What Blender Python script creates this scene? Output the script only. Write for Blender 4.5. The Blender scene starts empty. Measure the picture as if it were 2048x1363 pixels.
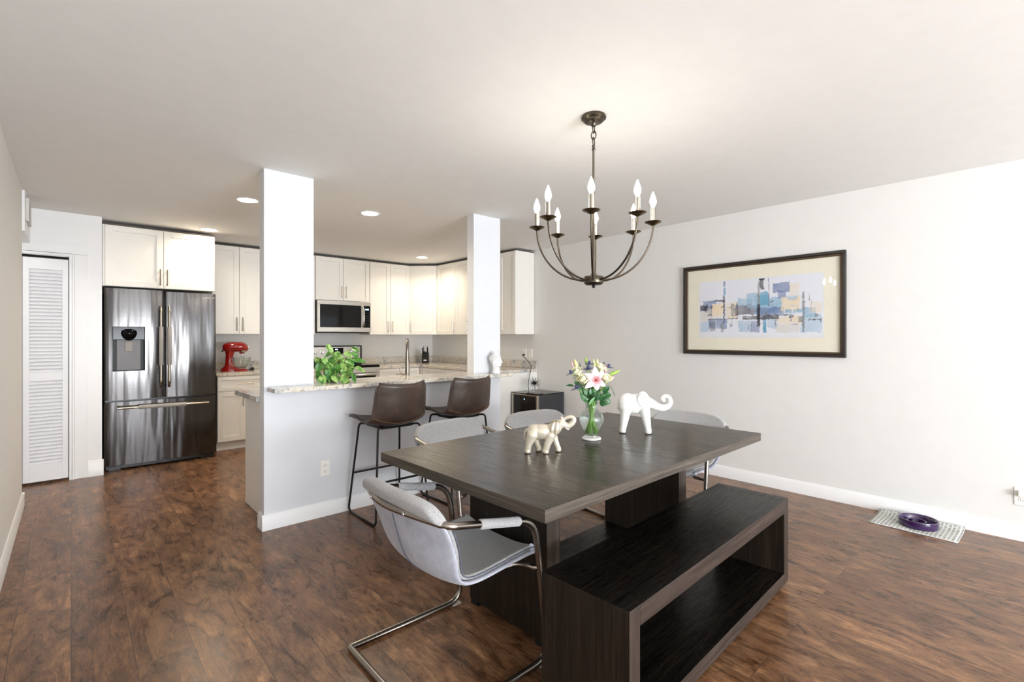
import bpy, math, random
from mathutils import Vector, Matrix, noise
random.seed(7)
S = bpy.context.scene
COL = S.collection
PI = math.pi
R = math.radians

# ------------------------------------------------------------------ camera
AZ = math.atan2(881, 971)                       # heading, clockwise from +Y
cam_d = bpy.data.cameras.new('camera')
cam_d.sensor_width = 36.0
cam_d.lens = 36.0 * 971 / 2048
cam_d.shift_y = -7.5 / 2048
cam_d.clip_start = 0.05
cam = bpy.data.objects.new('camera', cam_d)
cam.location = (0, 0, 1.31)
cam.rotation_euler = (PI / 2, 0, -AZ)
COL.objects.link(cam)
S.camera = cam
FW = Vector((math.sin(AZ), math.cos(AZ), 0))    # view direction on the floor plan
RT = Vector((math.cos(AZ), -math.sin(AZ), 0))   # to the right of it

# ------------------------------------------------------------------ look, world, big lights
S.view_settings.view_transform = 'Standard'
S.view_settings.look = 'None'
S.view_settings.gamma = 1
S.view_settings.use_curve_mapping = False
S.view_settings.exposure = 0.62
H = 2.455                                       # ceiling height
XL, XR = -0.285, 4.53                           # left / right wall
YB = -4.8                                       # wall behind the camera
YW = 7.0                                        # far kitchen wall
w = bpy.data.worlds.new('world'); S.world = w; w.use_nodes = True
w.node_tree.nodes['Background'].inputs[0].default_value = (0.80, 0.90, 1.0, 1)
w.node_tree.nodes['Background'].inputs[1].default_value = 2.2

def area(name, loc, rot, sx, sy, power, color, spread=PI):
    d = bpy.data.lights.new(name, 'AREA'); d.shape = 'RECTANGLE'
    d.size = sx; d.size_y = sy; d.energy = power; d.color = color; d.spread = spread
    o = bpy.data.objects.new(name, d); o.location = loc; o.rotation_euler = rot
    COL.objects.link(o); return o
# daylight entering through the two glazed openings behind the camera
area('daylight_patio_door', (1.55, YB - 0.12, 1.08), (R(92), 0, 0), 2.7, 2.05, 78, (0.85, 0.925, 1.0))
area('daylight_side_window', (3.72, YB - 0.12, 1.35), (R(92), 0, 0), 1.1, 1.4, 9, (0.85, 0.925, 1.0))
# added fill lamp just inside the opening, aimed up to brighten the ceiling
area('added_ceiling_fill', (1.30, YB + 0.02, 0.95), (R(140), 0, 0), 2.7, 1.9, 285, (0.93, 0.96, 1.0))
# added fill lamp, unseen in the little hallway, to brighten the door wall
area('added_hallway_fill', (-0.95, 5.35, H - 0.03), (0, 0, 0), 0.3, 0.3, 5, (1.0, 0.96, 0.9))

# ------------------------------------------------------------------ node helpers
class NT:
    def __init__(s, name):
        s.m = bpy.data.materials.new(name); s.m.use_nodes = True
        s.t = s.m.node_tree; s.b = s.t.nodes['Principled BSDF']
    def n(s, typ, **k):
        nd = s.t.nodes.new(typ)
        for a, v in k.items():
            if a.startswith('i_'):
                key = a[2:]; key = int(key) if key.isdigit() else key.replace('_', ' ')
                if isinstance(v, bpy.types.NodeSocket): s.t.links.new(v, nd.inputs[key])
                else: nd.inputs[key].default_value = v
            else: setattr(nd, a, v)
        return nd
    def set(s, **k):
        for a, v in k.items():
            a = a.replace('_', ' ')
            if isinstance(v, bpy.types.NodeSocket): s.t.links.new(v, s.b.inputs[a])
            else: s.b.inputs[a].default_value = v
    def obj(s, sc=(1, 1, 1), rot=(0, 0, 0)):
        tc = s.n('ShaderNodeTexCoord'); mp = s.n('ShaderNodeMapping')
        s.t.links.new(tc.outputs['Object'], mp.inputs[0])
        mp.inputs['Scale'].default_value = sc; mp.inputs['Rotation'].default_value = rot
        return mp.outputs[0]
    def noise(s, vec, scale, detail=4, rough=.55, dist=0):
        nd = s.n('ShaderNodeTexNoise'); s.t.links.new(vec, nd.inputs['Vector'])
        nd.inputs['Scale'].default_value = scale; nd.inputs['Detail'].default_value = detail
        nd.inputs['Roughness'].default_value = rough; nd.inputs['Distortion'].default_value = dist
        return nd.outputs[0]
    def ramp(s, fac, stops, interp='LINEAR'):
        nd = s.n('ShaderNodeValToRGB'); s.t.links.new(fac, nd.inputs[0]); cr = nd.color_ramp
        cr.interpolation = interp
        while len(cr.elements) < len(stops): cr.elements.new(.5)
        for e, (p, c) in zip(cr.elements, stops):
            e.position = p; e.color = (c[0], c[1], c[2], 1) if len(c) == 3 else c
        return nd.outputs[0]
    def mix(s, fac, a, b, mode='MIX'):
        nd = s.n('ShaderNodeMix', data_type='RGBA', blend_type=mode)
        for i, v in ((0, fac), (6, a), (7, b)):
            if isinstance(v, bpy.types.NodeSocket): s.t.links.new(v, nd.inputs[i])
            else: nd.inputs[i].default_value = v if i == 0 else (v[0], v[1], v[2], 1)
        return nd.outputs[2]
    def bump(s, h, strength=.3, dist=.002):
        nd = s.n('ShaderNodeBump'); s.t.links.new(h, nd.inputs['Height'])
        nd.inputs['Strength'].default_value = strength; nd.inputs['Distance'].default_value = dist
        s.t.links.new(nd.outputs[0], s.b.inputs['Normal'])

def c255(r, g, b):
    f = lambda v: (v / 255 / 12.92) if v / 255 <= .04045 else ((v / 255 + .055) / 1.055) ** 2.4
    return (f(r), f(g), f(b), 1)

M = {}
def plain(key, col, rough=.5, metal=0, spec=.5, bump=None, var=.04, **k):
    t = NT(key); v = t.obj()
    nz = t.noise(v, 9, 3)
    a = [x * (1 - var) for x in col[:3]]; b = [min(1, x * (1 + var)) for x in col[:3]]
    t.set(Base_Color=t.ramp(nz, [(.3, a), (.7, b)]), Roughness=rough, Metallic=metal, **k)
    t.b.inputs['Specular IOR Level'].default_value = spec
    if bump: t.bump(t.noise(v, bump[0], 3), bump[1], bump[2])
    M[key] = t.m; return t
plain('wall_paint', c255(227, 226, 223), .6, var=.012, bump=(140, .12, .001), spec=.35)
plain('pillar_paint', c255(224, 226, 230), .45, var=.01, bump=(120, .1, .001), spec=.4)
plain('ceiling_paint', c255(240, 239, 236), .75, var=.012, bump=(60, .15, .001), spec=.2)
plain('trim_paint', c255(240, 240, 240), .35, var=.01)
plain('cabinet_paint', c255(243, 240, 233), .38, var=.012)
plain('cabinet_gap_shade', c255(96, 88, 80), .7)  # dark colour standing in for shade in the gap above the cabinets
plain('door_paint', c255(240, 240, 242), .45, var=.01)
plain('black_plastic', c255(18, 18, 19), .3)
plain('black_gloss', c255(10, 10, 12), .10, spec=.15)
plain('rubber', c255(25, 25, 26), .7)
plain('void', c255(8, 8, 8), .9)
plain('white_plastic', c255(244, 242, 236), .35)
plain('nickel', c255(176, 168, 155), .3, 1)
plain('chrome', c255(225, 225, 225), .08, 1)
plain('faucet_metal', c255(150, 142, 132), .24, 1)
plain('gunmetal', c255(150, 142, 134), .27, 1)
plain('bronze', c255(92, 84, 74), .32, 1)
plain('pan_bronze', c255(120, 104, 78), .3, 1)
plain('black_iron', c255(42, 39, 38), .45, .6)
plain('range_steel', c255(200, 195, 186), .28, 1)
plain('cover_cloth', c255(168, 164, 160), .95, bump=(600, .5, .001), var=.08)
plain('red_enamel', c255(150, 20, 12), .12, Coat_Weight=.7)
plain('ceramic_white', c255(240, 240, 236), .14, var=.01, Coat_Weight=.4)
plain('buddha_white', c255(244, 244, 243), .55, var=.01)
plain('pewter_pearl', c255(224, 214, 194), .28, .4, var=.05)
plain('dark_foot', c255(60, 52, 44), .6)
plain('white_marble', c255(238, 236, 232), .4)
plain('purple_glaze', c255(50, 22, 72), .12, Coat_Weight=.5)
plain('stitch', c255(176, 140, 104), .7)
plain('piping_dark', c255(94, 96, 112), .8)
plain('soil', c255(60, 42, 30), .9)
plain('pot_ceramic', c255(60, 68, 62), .35)
plain('vine', c255(132, 150, 70), .6)
plain('stem_green', c255(128, 172, 74), .5, var=.2)
plain('thistle', c255(70, 72, 104), .7, var=.25)
plain('thistle_spike', c255(98, 104, 128), .7, var=.2)
plain('bud_green', c255(160, 190, 84), .5, var=.12)
plain('bud_cream', c255(214, 212, 150), .5, var=.12)
plain('rose_cream', c255(254, 247, 210), .55, var=.1)
plain('lily_tongue', c255(150, 60, 30), .6)
plain('bud_pink', c255(232, 178, 182), .5, var=.1)
plain('dispenser_grey', c255(104, 102, 102), .45, .3)
plain('dark_satin', c255(20, 20, 22), .35, spec=.2)
plain('fascia_steel', c255(64, 68, 74), .12, 1)
plain('cooler_body', c255(52, 54, 58), .35)
plain('smoke_glass', c255(22, 20, 20), .05, spec=.25)
plain('label_white', c255(220, 220, 220), .5)
plain('cardboard', c255(200, 194, 184), .85)
plain('vent_white', c255(214, 212, 208), .5)
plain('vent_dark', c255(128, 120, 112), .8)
plain('knife_steel', c255(180, 180, 180), .2, 1)

def glassy(key, col=(1, 1, 1, 1), rough=0.0, ior=1.45, mixv=.88):
    t = NT(key); m = t.m
    gl = t.n('ShaderNodeBsdfGlass'); gl.inputs['Color'].default_value = col
    gl.inputs['Roughness'].default_value = rough; gl.inputs['IOR'].default_value = ior
    tr = t.n('ShaderNodeBsdfTransparent'); mx = t.n('ShaderNodeMixShader')
    mx.inputs[0].default_value = mixv
    t.t.links.new(gl.outputs[0], mx.inputs[2]); t.t.links.new(tr.outputs[0], mx.inputs[1])
    out = [x for x in t.t.nodes if x.type == 'OUTPUT_MATERIAL'][0]
    t.t.links.new(mx.outputs[0], out.inputs[0]); M[key] = m
glassy('glass', (.97, 1, .99, 1), mixv=.8)
glassy('water', (.99, 1, .99, 1), ior=1.33, mixv=.5)
def sheen_glass(key, fac_scale=1.0):             # thin picture / window glass: clear with a reflection
    t = NT(key)
    lw = t.n('ShaderNodeLayerWeight'); lw.inputs[0].default_value = .5
    pw = t.n('ShaderNodeMath', operation='POWER'); t.t.links.new(lw.outputs['Facing'], pw.inputs[0]); pw.inputs[1].default_value = 5
    fr = t.n('ShaderNodeMath', operation='MULTIPLY_ADD'); t.t.links.new(pw.outputs[0], fr.inputs[0]); fr.inputs[1].default_value = .94; fr.inputs[2].default_value = .05
    gs = t.n('ShaderNodeBsdfGlossy'); gs.inputs['Roughness'].default_value = .015
    tr = t.n('ShaderNodeBsdfTransparent'); mx = t.n('ShaderNodeMixShader')
    ml = t.n('ShaderNodeMath', operation='MULTIPLY'); t.t.links.new(fr.outputs[0], ml.inputs[0]); ml.inputs[1].default_value = fac_scale
    t.t.links.new(ml.outputs[0], mx.inputs[0]); t.t.links.new(tr.outputs[0], mx.inputs[1]); t.t.links.new(gs.outputs[0], mx.inputs[2])
    out = [x for x in t.t.nodes if x.type == 'OUTPUT_MATERIAL'][0]
    t.t.links.new(mx.outputs[0], out.inputs[0]); M[key] = t.m
sheen_glass('pane_glass')
def emit(key, col, strength):
    t = NT(key); t.set(Base_Color=(1, 1, 1, 1), Emission_Color=col, Emission_Strength=strength); M[key] = t.m
emit('bulb_glow', (1, .93, .82, 1), 46)
emit('lamp_glow', (1, .84, .62, 1), 22)
emit('led_blue', (.35, .6, 1, 1), 2.5)

# floor: distressed brown laminate planks running along Y
t = NT('floor_planks'); v = t.obj()
sw = t.n('ShaderNodeSeparateXYZ'); t.t.links.new(v, sw.inputs[0])
cb = t.n('ShaderNodeCombineXYZ'); t.t.links.new(sw.outputs[1], cb.inputs[0]); t.t.links.new(sw.outputs[0], cb.inputs[1])
br = t.n('ShaderNodeTexBrick', offset=.37, offset_frequency=2)
t.t.links.new(cb.outputs[0], br.inputs['Vector'])
for k_, v_ in (('Color1', (0, 0, 0, 1)), ('Color2', (1, 1, 1, 1)), ('Mortar', (.5, .5, .5, 1)), ('Scale', 1), ('Mortar Size', .0013), ('Mortar Smooth', .2), ('Bias', 0), ('Brick Width', 1.22), ('Row Height', .193)):
    br.inputs[k_].default_value = v_
# each plank slides the grain pattern so that it does not run across seams
off = t.n('ShaderNodeVectorMath', operation='SCALE'); t.t.links.new(br.outputs['Color'], off.inputs[0]); off.inputs['Scale'].default_value = 7.3
ad = t.n('ShaderNodeVectorMath', operation='ADD'); t.t.links.new(v, ad.inputs[0]); t.t.links.new(off.outputs[0], ad.inputs[1])
def mapped(tt, vec, sc):
    mp = tt.n('ShaderNodeMapping'); tt.t.links.new(vec, mp.inputs[0]); mp.inputs['Scale'].default_value = sc; return mp.outputs[0]
g1 = t.noise(mapped(t, ad.outputs[0], (6, 2.2, 1)), 1.6, 8, .68, 1.3)      # cloudy figure
g2 = t.noise(mapped(t, ad.outputs[0], (58, 5, 1)), 1.7, 6, .7, .9)
g4 = t.noise(mapped(t, ad.outputs[0], (26, 7, 1)), 1.5, 4, .6, 2.4)      # fine grain
g3 = t.noise(mapped(t, ad.outputs[0], (9, 3.2, 1)), 1.7, 6, .70, .7)         # dark distress marks
base = t.ramp(g1, [(.32, c255(84, 59, 40)), (.46, c255(124, 89, 62)), (.58, c255(150, 112, 80)), (.72, c255(184, 144, 108))])
fine = t.ramp(g2, [(.34, (.50, .46, .44)), (.50, (.96, .95, .94)), (.66, (1.42, 1.36, 1.26))])
cc = t.mix(.78, base, fine, 'MULTIPLY')
dk = t.ramp(g3, [(.32, (.42, .39, .38)), (.58, (1, 1, 1))])
cc = t.mix(.85, cc, dk, 'MULTIPLY')
cc = t.mix(.7, cc, t.ramp(g4, [(.44, (1, 1, 1)), (.485, (.62, .58, .55)), (.50, (.62, .58, .55)), (.54, (1.08, 1.06, 1.04))]), 'MULTIPLY')
pv = t.ramp(br.outputs['Color'], [(0, (.80, .78, .78)), (1, (1.12, 1.1, 1.08))])
cc = t.mix(1.0, cc, pv, 'MULTIPLY')
cc = t.mix(br.outputs['Fac'], cc, (.045, .028, .019))
t.set(Base_Color=cc, Roughness=t.ramp(g1, [(.3, (.24,) * 3), (.8, (.38,) * 3)]))
t.b.inputs['Specular IOR Level'].default_value = .42
hm = t.mix(.5, g2, g3); t.bump(t.mix(br.outputs['Fac'], hm, (0, 0, 0)), .25, .001)
M['floor_planks'] = t.m

def darkwood(key, sc, tones, rough=.3, spec=.5, grain=70):
    t = NT(key); v = t.obj(sc)
    g = t.noise(v, 1.0, 6, .7, .35); g2 = t.noise(v, .12, 4, .6, .5); fineg = t.noise(mapped(t, v, (2.2, 2.2, 2.2)), 1.0, 3, .6)
    c1 = t.ramp(g, [(.34, tones[0]), (.52, tones[1]), (.72, tones[2])])
    c2 = t.ramp(g2, [(.3, (.72, .70, .68)), (.7, (1.18, 1.15, 1.12))])
    t.set(Base_Color=t.mix(1, c1, c2, 'MULTIPLY'), Roughness=t.ramp(fineg, [(.3, (rough * 1.5,) * 3), (.7, (rough * .75,) * 3)]))
    t.b.inputs['Specular IOR Level'].default_value = spec
    t.bump(g, .28, .0006); M[key] = t.m
tt_ = [c255(28, 21, 15), c255(50, 41, 31), c255(78, 66, 51)]
darkwood('table_wood', (90, 3.2, 90), tt_, .23, .32)                      # grain along Y on the top
darkwood('table_edge_wood', (3, 3, 150), [c255(56, 50, 45), c255(84, 77, 70), c255(108, 100, 92)], .45, .3)
bk = [c255(8, 6, 5), c255(17, 14, 11), c255(38, 31, 24)]
darkwood('black_wood_x', (3, 90, 90), bk, .27, .25)
darkwood('black_wood_z', (80, 80, 3), [c255(20, 16, 12), c255(36, 29, 23), c255(56, 47, 38)], .38, .3)
darkwood('edge_wood_x', (3, 120, 120), [c255(38, 31, 27), c255(58, 48, 42), c255(80, 68, 60)], .45, .3)
darkwood('edge_wood_z', (120, 120, 3), [c255(38, 31, 27), c255(58, 48, 42), c255(80, 68, 60)], .45, .3)

# granite
t = NT('granite'); v = t.obj()
a = t.noise(v, 3.2, 8, .62, 1.6); b = t.noise(v, 46, 4, .7, .3); c = t.noise(v, 130, 2, .6)
c1 = t.ramp(a, [(.30, c255(150, 152, 154)), (.43, c255(216, 212, 205)), (.56, c255(232, 222, 206)), (.72, c255(206, 190, 166))])
c2 = t.ramp(b, [(.34, c255(70, 70, 74)), (.47, (1, 1, 1)), (.75, (1, 1, 1))])
c3 = t.ramp(c, [(.30, (.55, .53, .52)), (.42, (1, 1, 1))])
t.set(Base_Color=t.mix(.7, t.mix(.75, c1, c2, 'MULTIPLY'), c3, 'MULTIPLY'), Roughness=.1); M['granite'] = t.m

# fridge steel: brushed, slightly rippled so reflections wander
t = NT('black_steel'); v = t.obj((1, 1, 1))
rp = t.noise(mapped(t, v, (9, 9, .9)), 1.0, 2, .4); bs = t.noise(mapped(t, v, (2, 2, 420)), 1, 2, .5)
t.set(Base_Color=t.ramp(bs, [(.3, c255(82, 80, 80)), (.7, c255(88, 86, 85))]), Metallic=1, Roughness=.17)
t.b.inputs['Anisotropic'].default_value = .6
t.bump(rp, .5, .02); M['black_steel'] = t.m

# leather
t = NT('brown_leather'); v = t.obj()
n1 = t.noise(v, 7, 5, .6, .5); n2 = t.noise(v, 260, 3, .6)
t.set(Base_Color=t.ramp(n1, [(.3, c255(50, 39, 34)), (.55, c255(72, 58, 50)), (.8, c255(96, 80, 70))]), Roughness=.36)
t.bump(n2, .25, .0008); M['brown_leather'] = t.m

# boucle (upholstery face) and suede (outer shell)
t = NT('grey_boucle'); v = t.obj()
n1 = t.noise(v, 480, 3, .7); n2 = t.noise(v, 6, 3)
cc = t.ramp(n1, [(.34, c255(120, 120, 124)), (.5, c255(168, 167, 167)), (.66, c255(208, 206, 204))])
t.set(Base_Color=cc, Roughness=.95, Sheen_Weight=.25); t.bump(n1, .7, .0015); M['grey_boucle'] = t.m
t = NT('blue_grey_suede'); v = t.obj()
n1 = t.noise(v, 11, 5, .65, .6)
t.set(Base_Color=t.ramp(n1, [(.3, c255(152, 154, 168)), (.7, c255(184, 186, 196))]), Roughness=.85, Sheen_Weight=.3)
M['blue_grey_suede'] = t.m

# leaves
def leafmat(key, dark, light, scale=30, var=True):
    t = NT(key); v = t.obj(); n1 = t.noise(v, scale, 3, .6, .6); n2 = t.noise(v, scale * .25, 2)
    cc = t.ramp(n1, [(.40, dark), (.60, light)]) if var else t.ramp(n2, [(.3, dark), (.7, light)])
    t.set(Base_Color=cc, Roughness=.34, Subsurface_Weight=0.0, Transmission_Weight=0.0)
    M[key] = t.m
leafmat('leaf_pothos', c255(74, 136, 52), c255(170, 205, 116), 34)
leafmat('leaf_pothos_dark', c255(40, 100, 30), c255(96, 154, 62), 26)
leafmat('leaf_dark', c255(20, 66, 30), c255(52, 118, 52), 14, False)
leafmat('leaf_mid', c255(70, 132, 70), c255(128, 182, 116), 14, False)

# lily petals: vertex attribute tells how close to the throat
t = NT('lily_petal'); at = t.n('ShaderNodeAttribute', attribute_name='Col')
t.t.links.new(at.outputs['Color'], t.b.inputs['Base Color']); t.set(Roughness=.5); M['painted'] = t.m
t.b.inputs['Roughness'].default_value = .55

# printed mat under the bowl
t = NT('printed_paper'); v = t.obj()
b1 = t.n('ShaderNodeTexBrick', offset=0.5); t.t.links.new(v, b1.inputs['Vector'])
for k_, v_ in (('Color1', c255(190, 192, 184)), ('Color2', c255(158, 160, 152)), ('Mortar', c255(232, 232, 228)), ('Scale', 1), ('Mortar Size', .004), ('Brick Width', .040), ('Row Height', .022)):
    b1.inputs[k_].default_value = v_
n1 = t.noise(mapped(t, v, (260, 500, 1)), 1, 3, .8)
t.set(Base_Color=t.mix(.6, b1.outputs['Color'], t.ramp(n1, [(.42, (.35, .35, .33)), (.55, (1, 1, 1))]), 'MULTIPLY'), Roughness=.8)
M['printed_paper'] = t.m
plain('paper_edge', c255(226, 228, 230), .8)
plain('mat_board', c255(234, 229, 211), .85, var=.01)

# ------------------------------------------------------------------ mesh builder
class MB:
    def __init__(s): s.v = []; s.f = []; s.c = {}
    def add(s, vs, fs, mat=None):
        n = len(s.v)
        if mat is not None: vs = [mat @ Vector(p) for p in vs]
        s.v += [tuple(p) for p in vs]; s.f += [tuple(i + n for i in f) for f in fs]; return s
    def box(s, x0, x1, y0, y1, z0, z1, mat=None):
        vs = [(x0, y0, z0), (x1, y0, z0), (x1, y1, z0), (x0, y1, z0), (x0, y0, z1), (x1, y0, z1), (x1, y1, z1), (x0, y1, z1)]
        return s.add(vs, [(3, 2, 1, 0), (4, 5, 6, 7), (0, 1, 5, 4), (1, 2, 6, 5), (2, 3, 7, 6), (3, 0, 4, 7)], mat)
    def prism(s, poly, z0, z1, mat=None):
        n = len(poly)
        vs = [(p[0], p[1], z0) for p in poly] + [(p[0], p[1], z1) for p in poly]
        fs = [tuple(range(n - 1, -1, -1)), tuple(range(n, 2 * n))] + [(i, (i + 1) % n, n + (i + 1) % n, n + i) for i in range(n)]
        return s.add(vs, fs, mat)
    def lathe(s, prof, n=24, c=(0, 0, 0), mat=None, sx=1, sy=1):
        vs = []; fs = []
        for r, z in prof:
            for k in range(n):
                a = 2 * PI * k / n; vs.append((c[0] + r * math.cos(a) * sx, c[1] + r * math.sin(a) * sy, c[2] + z))
        for i in range(len(prof) - 1):
            for k in range(n):
                fs.append((i * n + k, i * n + (k + 1) % n, (i + 1) * n + (k + 1) % n, (i + 1) * n + k))
        if prof[0][0] > 1e-5: fs.append(tuple(range(n - 1, -1, -1)))
        if prof[-1][0] > 1e-5: fs.append(tuple((len(prof) - 1) * n + k for k in range(n)))
        return s.add(vs, fs, mat)
    def tube(s, pts, r, n=10, closed=False, flat=None):
        pts = [Vector(p) for p in pts]; m = len(pts)
        rr = r if isinstance(r, (list, tuple)) else [r] * m
        tang = []
        for i in range(m):
            a = pts[(i - 1) % m] if (closed or i > 0) else pts[i]
            b = pts[(i + 1) % m] if (closed or i < m - 1) else pts[i]
            d = b - a; tang.append(d.normalized() if d.length > 1e-9 else Vector((0, 0, 1)))
        up = Vector((0, 0, 1)) if abs(tang[0].z) < .9 else Vector((1, 0, 0))
        u = (up - tang[0] * up.dot(tang[0])).normalized(); vs = []; fs = []
        for i in range(m):
            u = (u - tang[i] * u.dot(tang[i]))
            u = u.normalized() if u.length > 1e-6 else tang[i].orthogonal().normalized()
            w_ = tang[i].cross(u)
            for k in range(n):
                a = 2 * PI * k / n
                vs.append(tuple(pts[i] + (u * math.cos(a) * (flat or 1) + w_ * math.sin(a)) * rr[i]))
        for i in range(m if closed else m - 1):
            j = (i + 1) % m
            for k in range(n): fs.append((i * n + k, i * n + (k + 1) % n, j * n + (k + 1) % n, j * n + k))
        if not closed:
            fs.append(tuple(range(n - 1, -1, -1))); fs.append(tuple((m - 1) * n + k for k in range(n)))
        return s.add(vs, fs)
    def ball(s, c, r, n=16, m=10, mat=None):
        rr = r if isinstance(r, (list, tuple)) else (r, r, r)
        prof = [(max(math.sin(PI * i / m), 0), -math.cos(PI * i / m)) for i in range(m + 1)]
        mt = Matrix.Translation(Vector(c)) @ (mat or Matrix()) @ Matrix.Diagonal((rr[0], rr[1], rr[2], 1))
        b = MB(); b.lathe([(max(p, 1e-4), z) for p, z in prof], n)
        return s.add(b.v, b.f, mt)
    def grid(s, fn, nu, nv, flip=False):
        vs = [fn(i / nu, j / nv) for j in range(nv + 1) for i in range(nu + 1)]
        fs = [(j * (nu + 1) + i, j * (nu + 1) + i + 1, (j + 1) * (nu + 1) + i + 1, (j + 1) * (nu + 1) + i) for j in range(nv) for i in range(nu)]
        if flip: fs = [f[::-1] for f in fs]
        return s.add(vs, fs)
    def shell(s, fn, nu, nv, thick, o0=0.0):
        """closed sheet: surface fn(u,v) offset by o0 on one side and o0+thick on the other"""
        P = [[Vector(fn(i / nu, j / nv)) for i in range(nu + 1)] for j in range(nv + 1)]
        A = []; B = []
        for j in range(nv + 1):
            for i in range(nu + 1):
                du = P[j][min(i + 1, nu)] - P[j][max(i - 1, 0)]; dv = P[min(j + 1, nv)][i] - P[max(j - 1, 0)][i]
                nn = du.cross(dv); nn = nn.normalized() if nn.length > 1e-12 else Vector((0, 0, 1))
                tk = thick(i / nu, j / nv) if callable(thick) else thick
                A.append(P[j][i] + nn * o0); B.append(P[j][i] + nn * (o0 + tk))
        k = len(A); W = nu + 1; fs = []
        for j in range(nv):
            for i in range(nu):
                q = (j * W + i, j * W + i + 1, (j + 1) * W + i + 1, (j + 1) * W + i)
                fs.append(q[::-1]); fs.append(tuple(x + k for x in q))
        rim = [i for i in range(nu)] + [j * W + nu for j in range(nv)] + [nv * W + i for i in range(nu, 0, -1)] + [j * W for j in range(nv, 0, -1)]
        for a, b in zip(rim, rim[1:] + rim[:1]): fs.append((a, b, b + k, a + k))
        return s.add([tuple(p) for p in A + B], fs)

def obj(name, mb, mat, parent=None, smooth=None, bevel=0, sub=0, bseg=2, loc=None, **props):
    me = bpy.data.meshes.new(name); me.from_pydata(mb.v, [], mb.f); me.validate()
    me.materials.append(M[mat] if isinstance(mat, str) else mat)
    if smooth:
        for p in me.polygons: p.use_smooth = True
        if smooth is not True: me.set_sharp_from_angle(angle=R(smooth))
    o = bpy.data.objects.new(name, me); COL.objects.link(o)
    if parent: o.parent = parent
    if loc is not None: o.location = loc
    if bevel:
        b = o.modifiers.new('bevel', 'BEVEL'); b.width = bevel; b.segments = bseg; b.limit_method = 'ANGLE'; b.angle_limit = R(40)
    if sub:
        b = o.modifiers.new('subsurf', 'SUBSURF'); b.levels = sub; b.render_levels = sub
    for k, v in props.items(): o[k] = v
    return o
def thing(name, label, cat, loc=(0, 0, 0), rz=0, group=None):
    o = bpy.data.objects.new(name, None); o.empty_display_size = .1; COL.objects.link(o)
    o.location = loc; o.rotation_euler = (0, 0, rz); o['label'] = label; o['category'] = cat
    if group: o['group'] = group
    return o
def tag(o, label, cat, group=None):
    o['label'] = label; o['category'] = cat
    if group: o['group'] = group
    return o
def struct(name, mb, mat, **k):
    o = obj(name, mb, mat, **k); o['kind'] = 'structure'; return o
def dup(root, loc, rz, label, group=None):
    kids = [c for c in COL.objects if c.parent == root]
    r = root.copy(); COL.objects.link(r); r.location = loc; r.rotation_euler = (0, 0, rz); r['label'] = label
    if group: r['group'] = group
    for ch in kids:
        c = ch.copy(); COL.objects.link(c); c.parent = r
        for g in [q for q in COL.objects if q.parent == ch]:
            d = g.copy(); COL.objects.link(d); d.parent = c
    return r
def fillet(pts, rad, n=6):
    pts = [Vector(p) for p in pts]; out = [pts[0]]
    for i in range(1, len(pts) - 1):
        r_ = rad[i] if isinstance(rad, dict) and i in rad else (rad if not isinstance(rad, dict) else .03)
        a = (pts[i - 1] - pts[i]); b = (pts[i + 1] - pts[i])
        d = min(r_, a.length * .48, b.length * .48)
        p0 = pts[i] + a.normalized() * d; p1 = pts[i] + b.normalized() * d
        for k in range(n + 1):
            t_ = k / n; out.append(p0 * (1 - t_) ** 2 + pts[i] * 2 * t_ * (1 - t_) + p1 * t_ ** 2)
    out.append(pts[-1]); return out
def catmull(pts, n=8):
    P = [Vector(p) for p in pts]; P = [P[0] * 2 - P[1]] + P + [P[-1] * 2 - P[-2]]; out = []
    for i in range(1, len(P) - 2):
        for k in range(n):
            t_ = k / n; a, b, c, d = P[i - 1:i + 3]
            out.append(.5 * ((2 * b) + (c - a) * t_ + (2 * a - 5 * b + 4 * c - d) * t_ ** 2 + (3 * b - a - 3 * c + d) * t_ ** 3))
    out.append(P[-2]); return out

# ================================================================== SETTING
XH = -1.5                                        # far side of the little hallway at left
LY = 5.35                                        # where the left wall ends
struct('floor', MB().box(XH - .1, XR + .12, YB - .1, YW + .12, -.06, 0), 'floor_planks')
struct('ceiling', MB().box(XH - .1, XR + .12, YB - .1, YW + .12, H, H + .08), 'ceiling_paint')
struct('wall_left', MB().box(XL - .11, XL, YB, LY, 0, H), 'wall_paint')
struct('wall_right', MB().box(XR, XR + .1, YB, YW + .1, 0, H), 'wall_paint')
struct('wall_kitchen', MB().box(.2, XR, YW, YW + .1, 0, H), 'wall_paint')
struct('wall_hallway', MB().box(XH - .1, XH, LY - .6, 6.15, 0, H), 'wall_paint')
struct('wall_hallway_near', MB().box(XH, XL - .11, LY - .7, LY - .6, 0, H), 'wall_paint')
# wall behind the camera, with a glazed patio door and a window
bw = MB().box(XL, .2, YB - .1, YB, 0, H).box(.2, 2.9, YB - .1, YB, 2.1, H).box(2.9, 3.17, YB - .1, YB, 0, H).box(3.17, 4.27, YB - .1, YB, 0, .65).box(3.17, 4.27, YB - .1, YB, 2.05, H).box(4.27, XR, YB - .1, YB, 0, H)
struct('wall_back', bw, 'wall_paint')
fr = MB()
for x in (.2, 1.52, 2.84): fr.box(x, x + .06, YB - .08, YB - .02, .061, 2.039)
fr.box(.2, 2.9, YB - .08, YB - .02, 2.04, 2.1).box(.2, 2.9, YB - .08, YB - .02, 0, .06)
struct('window_1', fr, 'trim_paint')
fr = MB()
for x in (3.17, 3.69, 4.22): fr.box(x, x + .05, YB - .08, YB - .02, .701, 1.999)
fr.box(3.17, 4.27, YB - .08, YB - .02, 2.0, 2.05).box(3.17, 4.27, YB - .08, YB - .02, .65, .7)
struct('window_2', fr, 'trim_paint')
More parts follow.
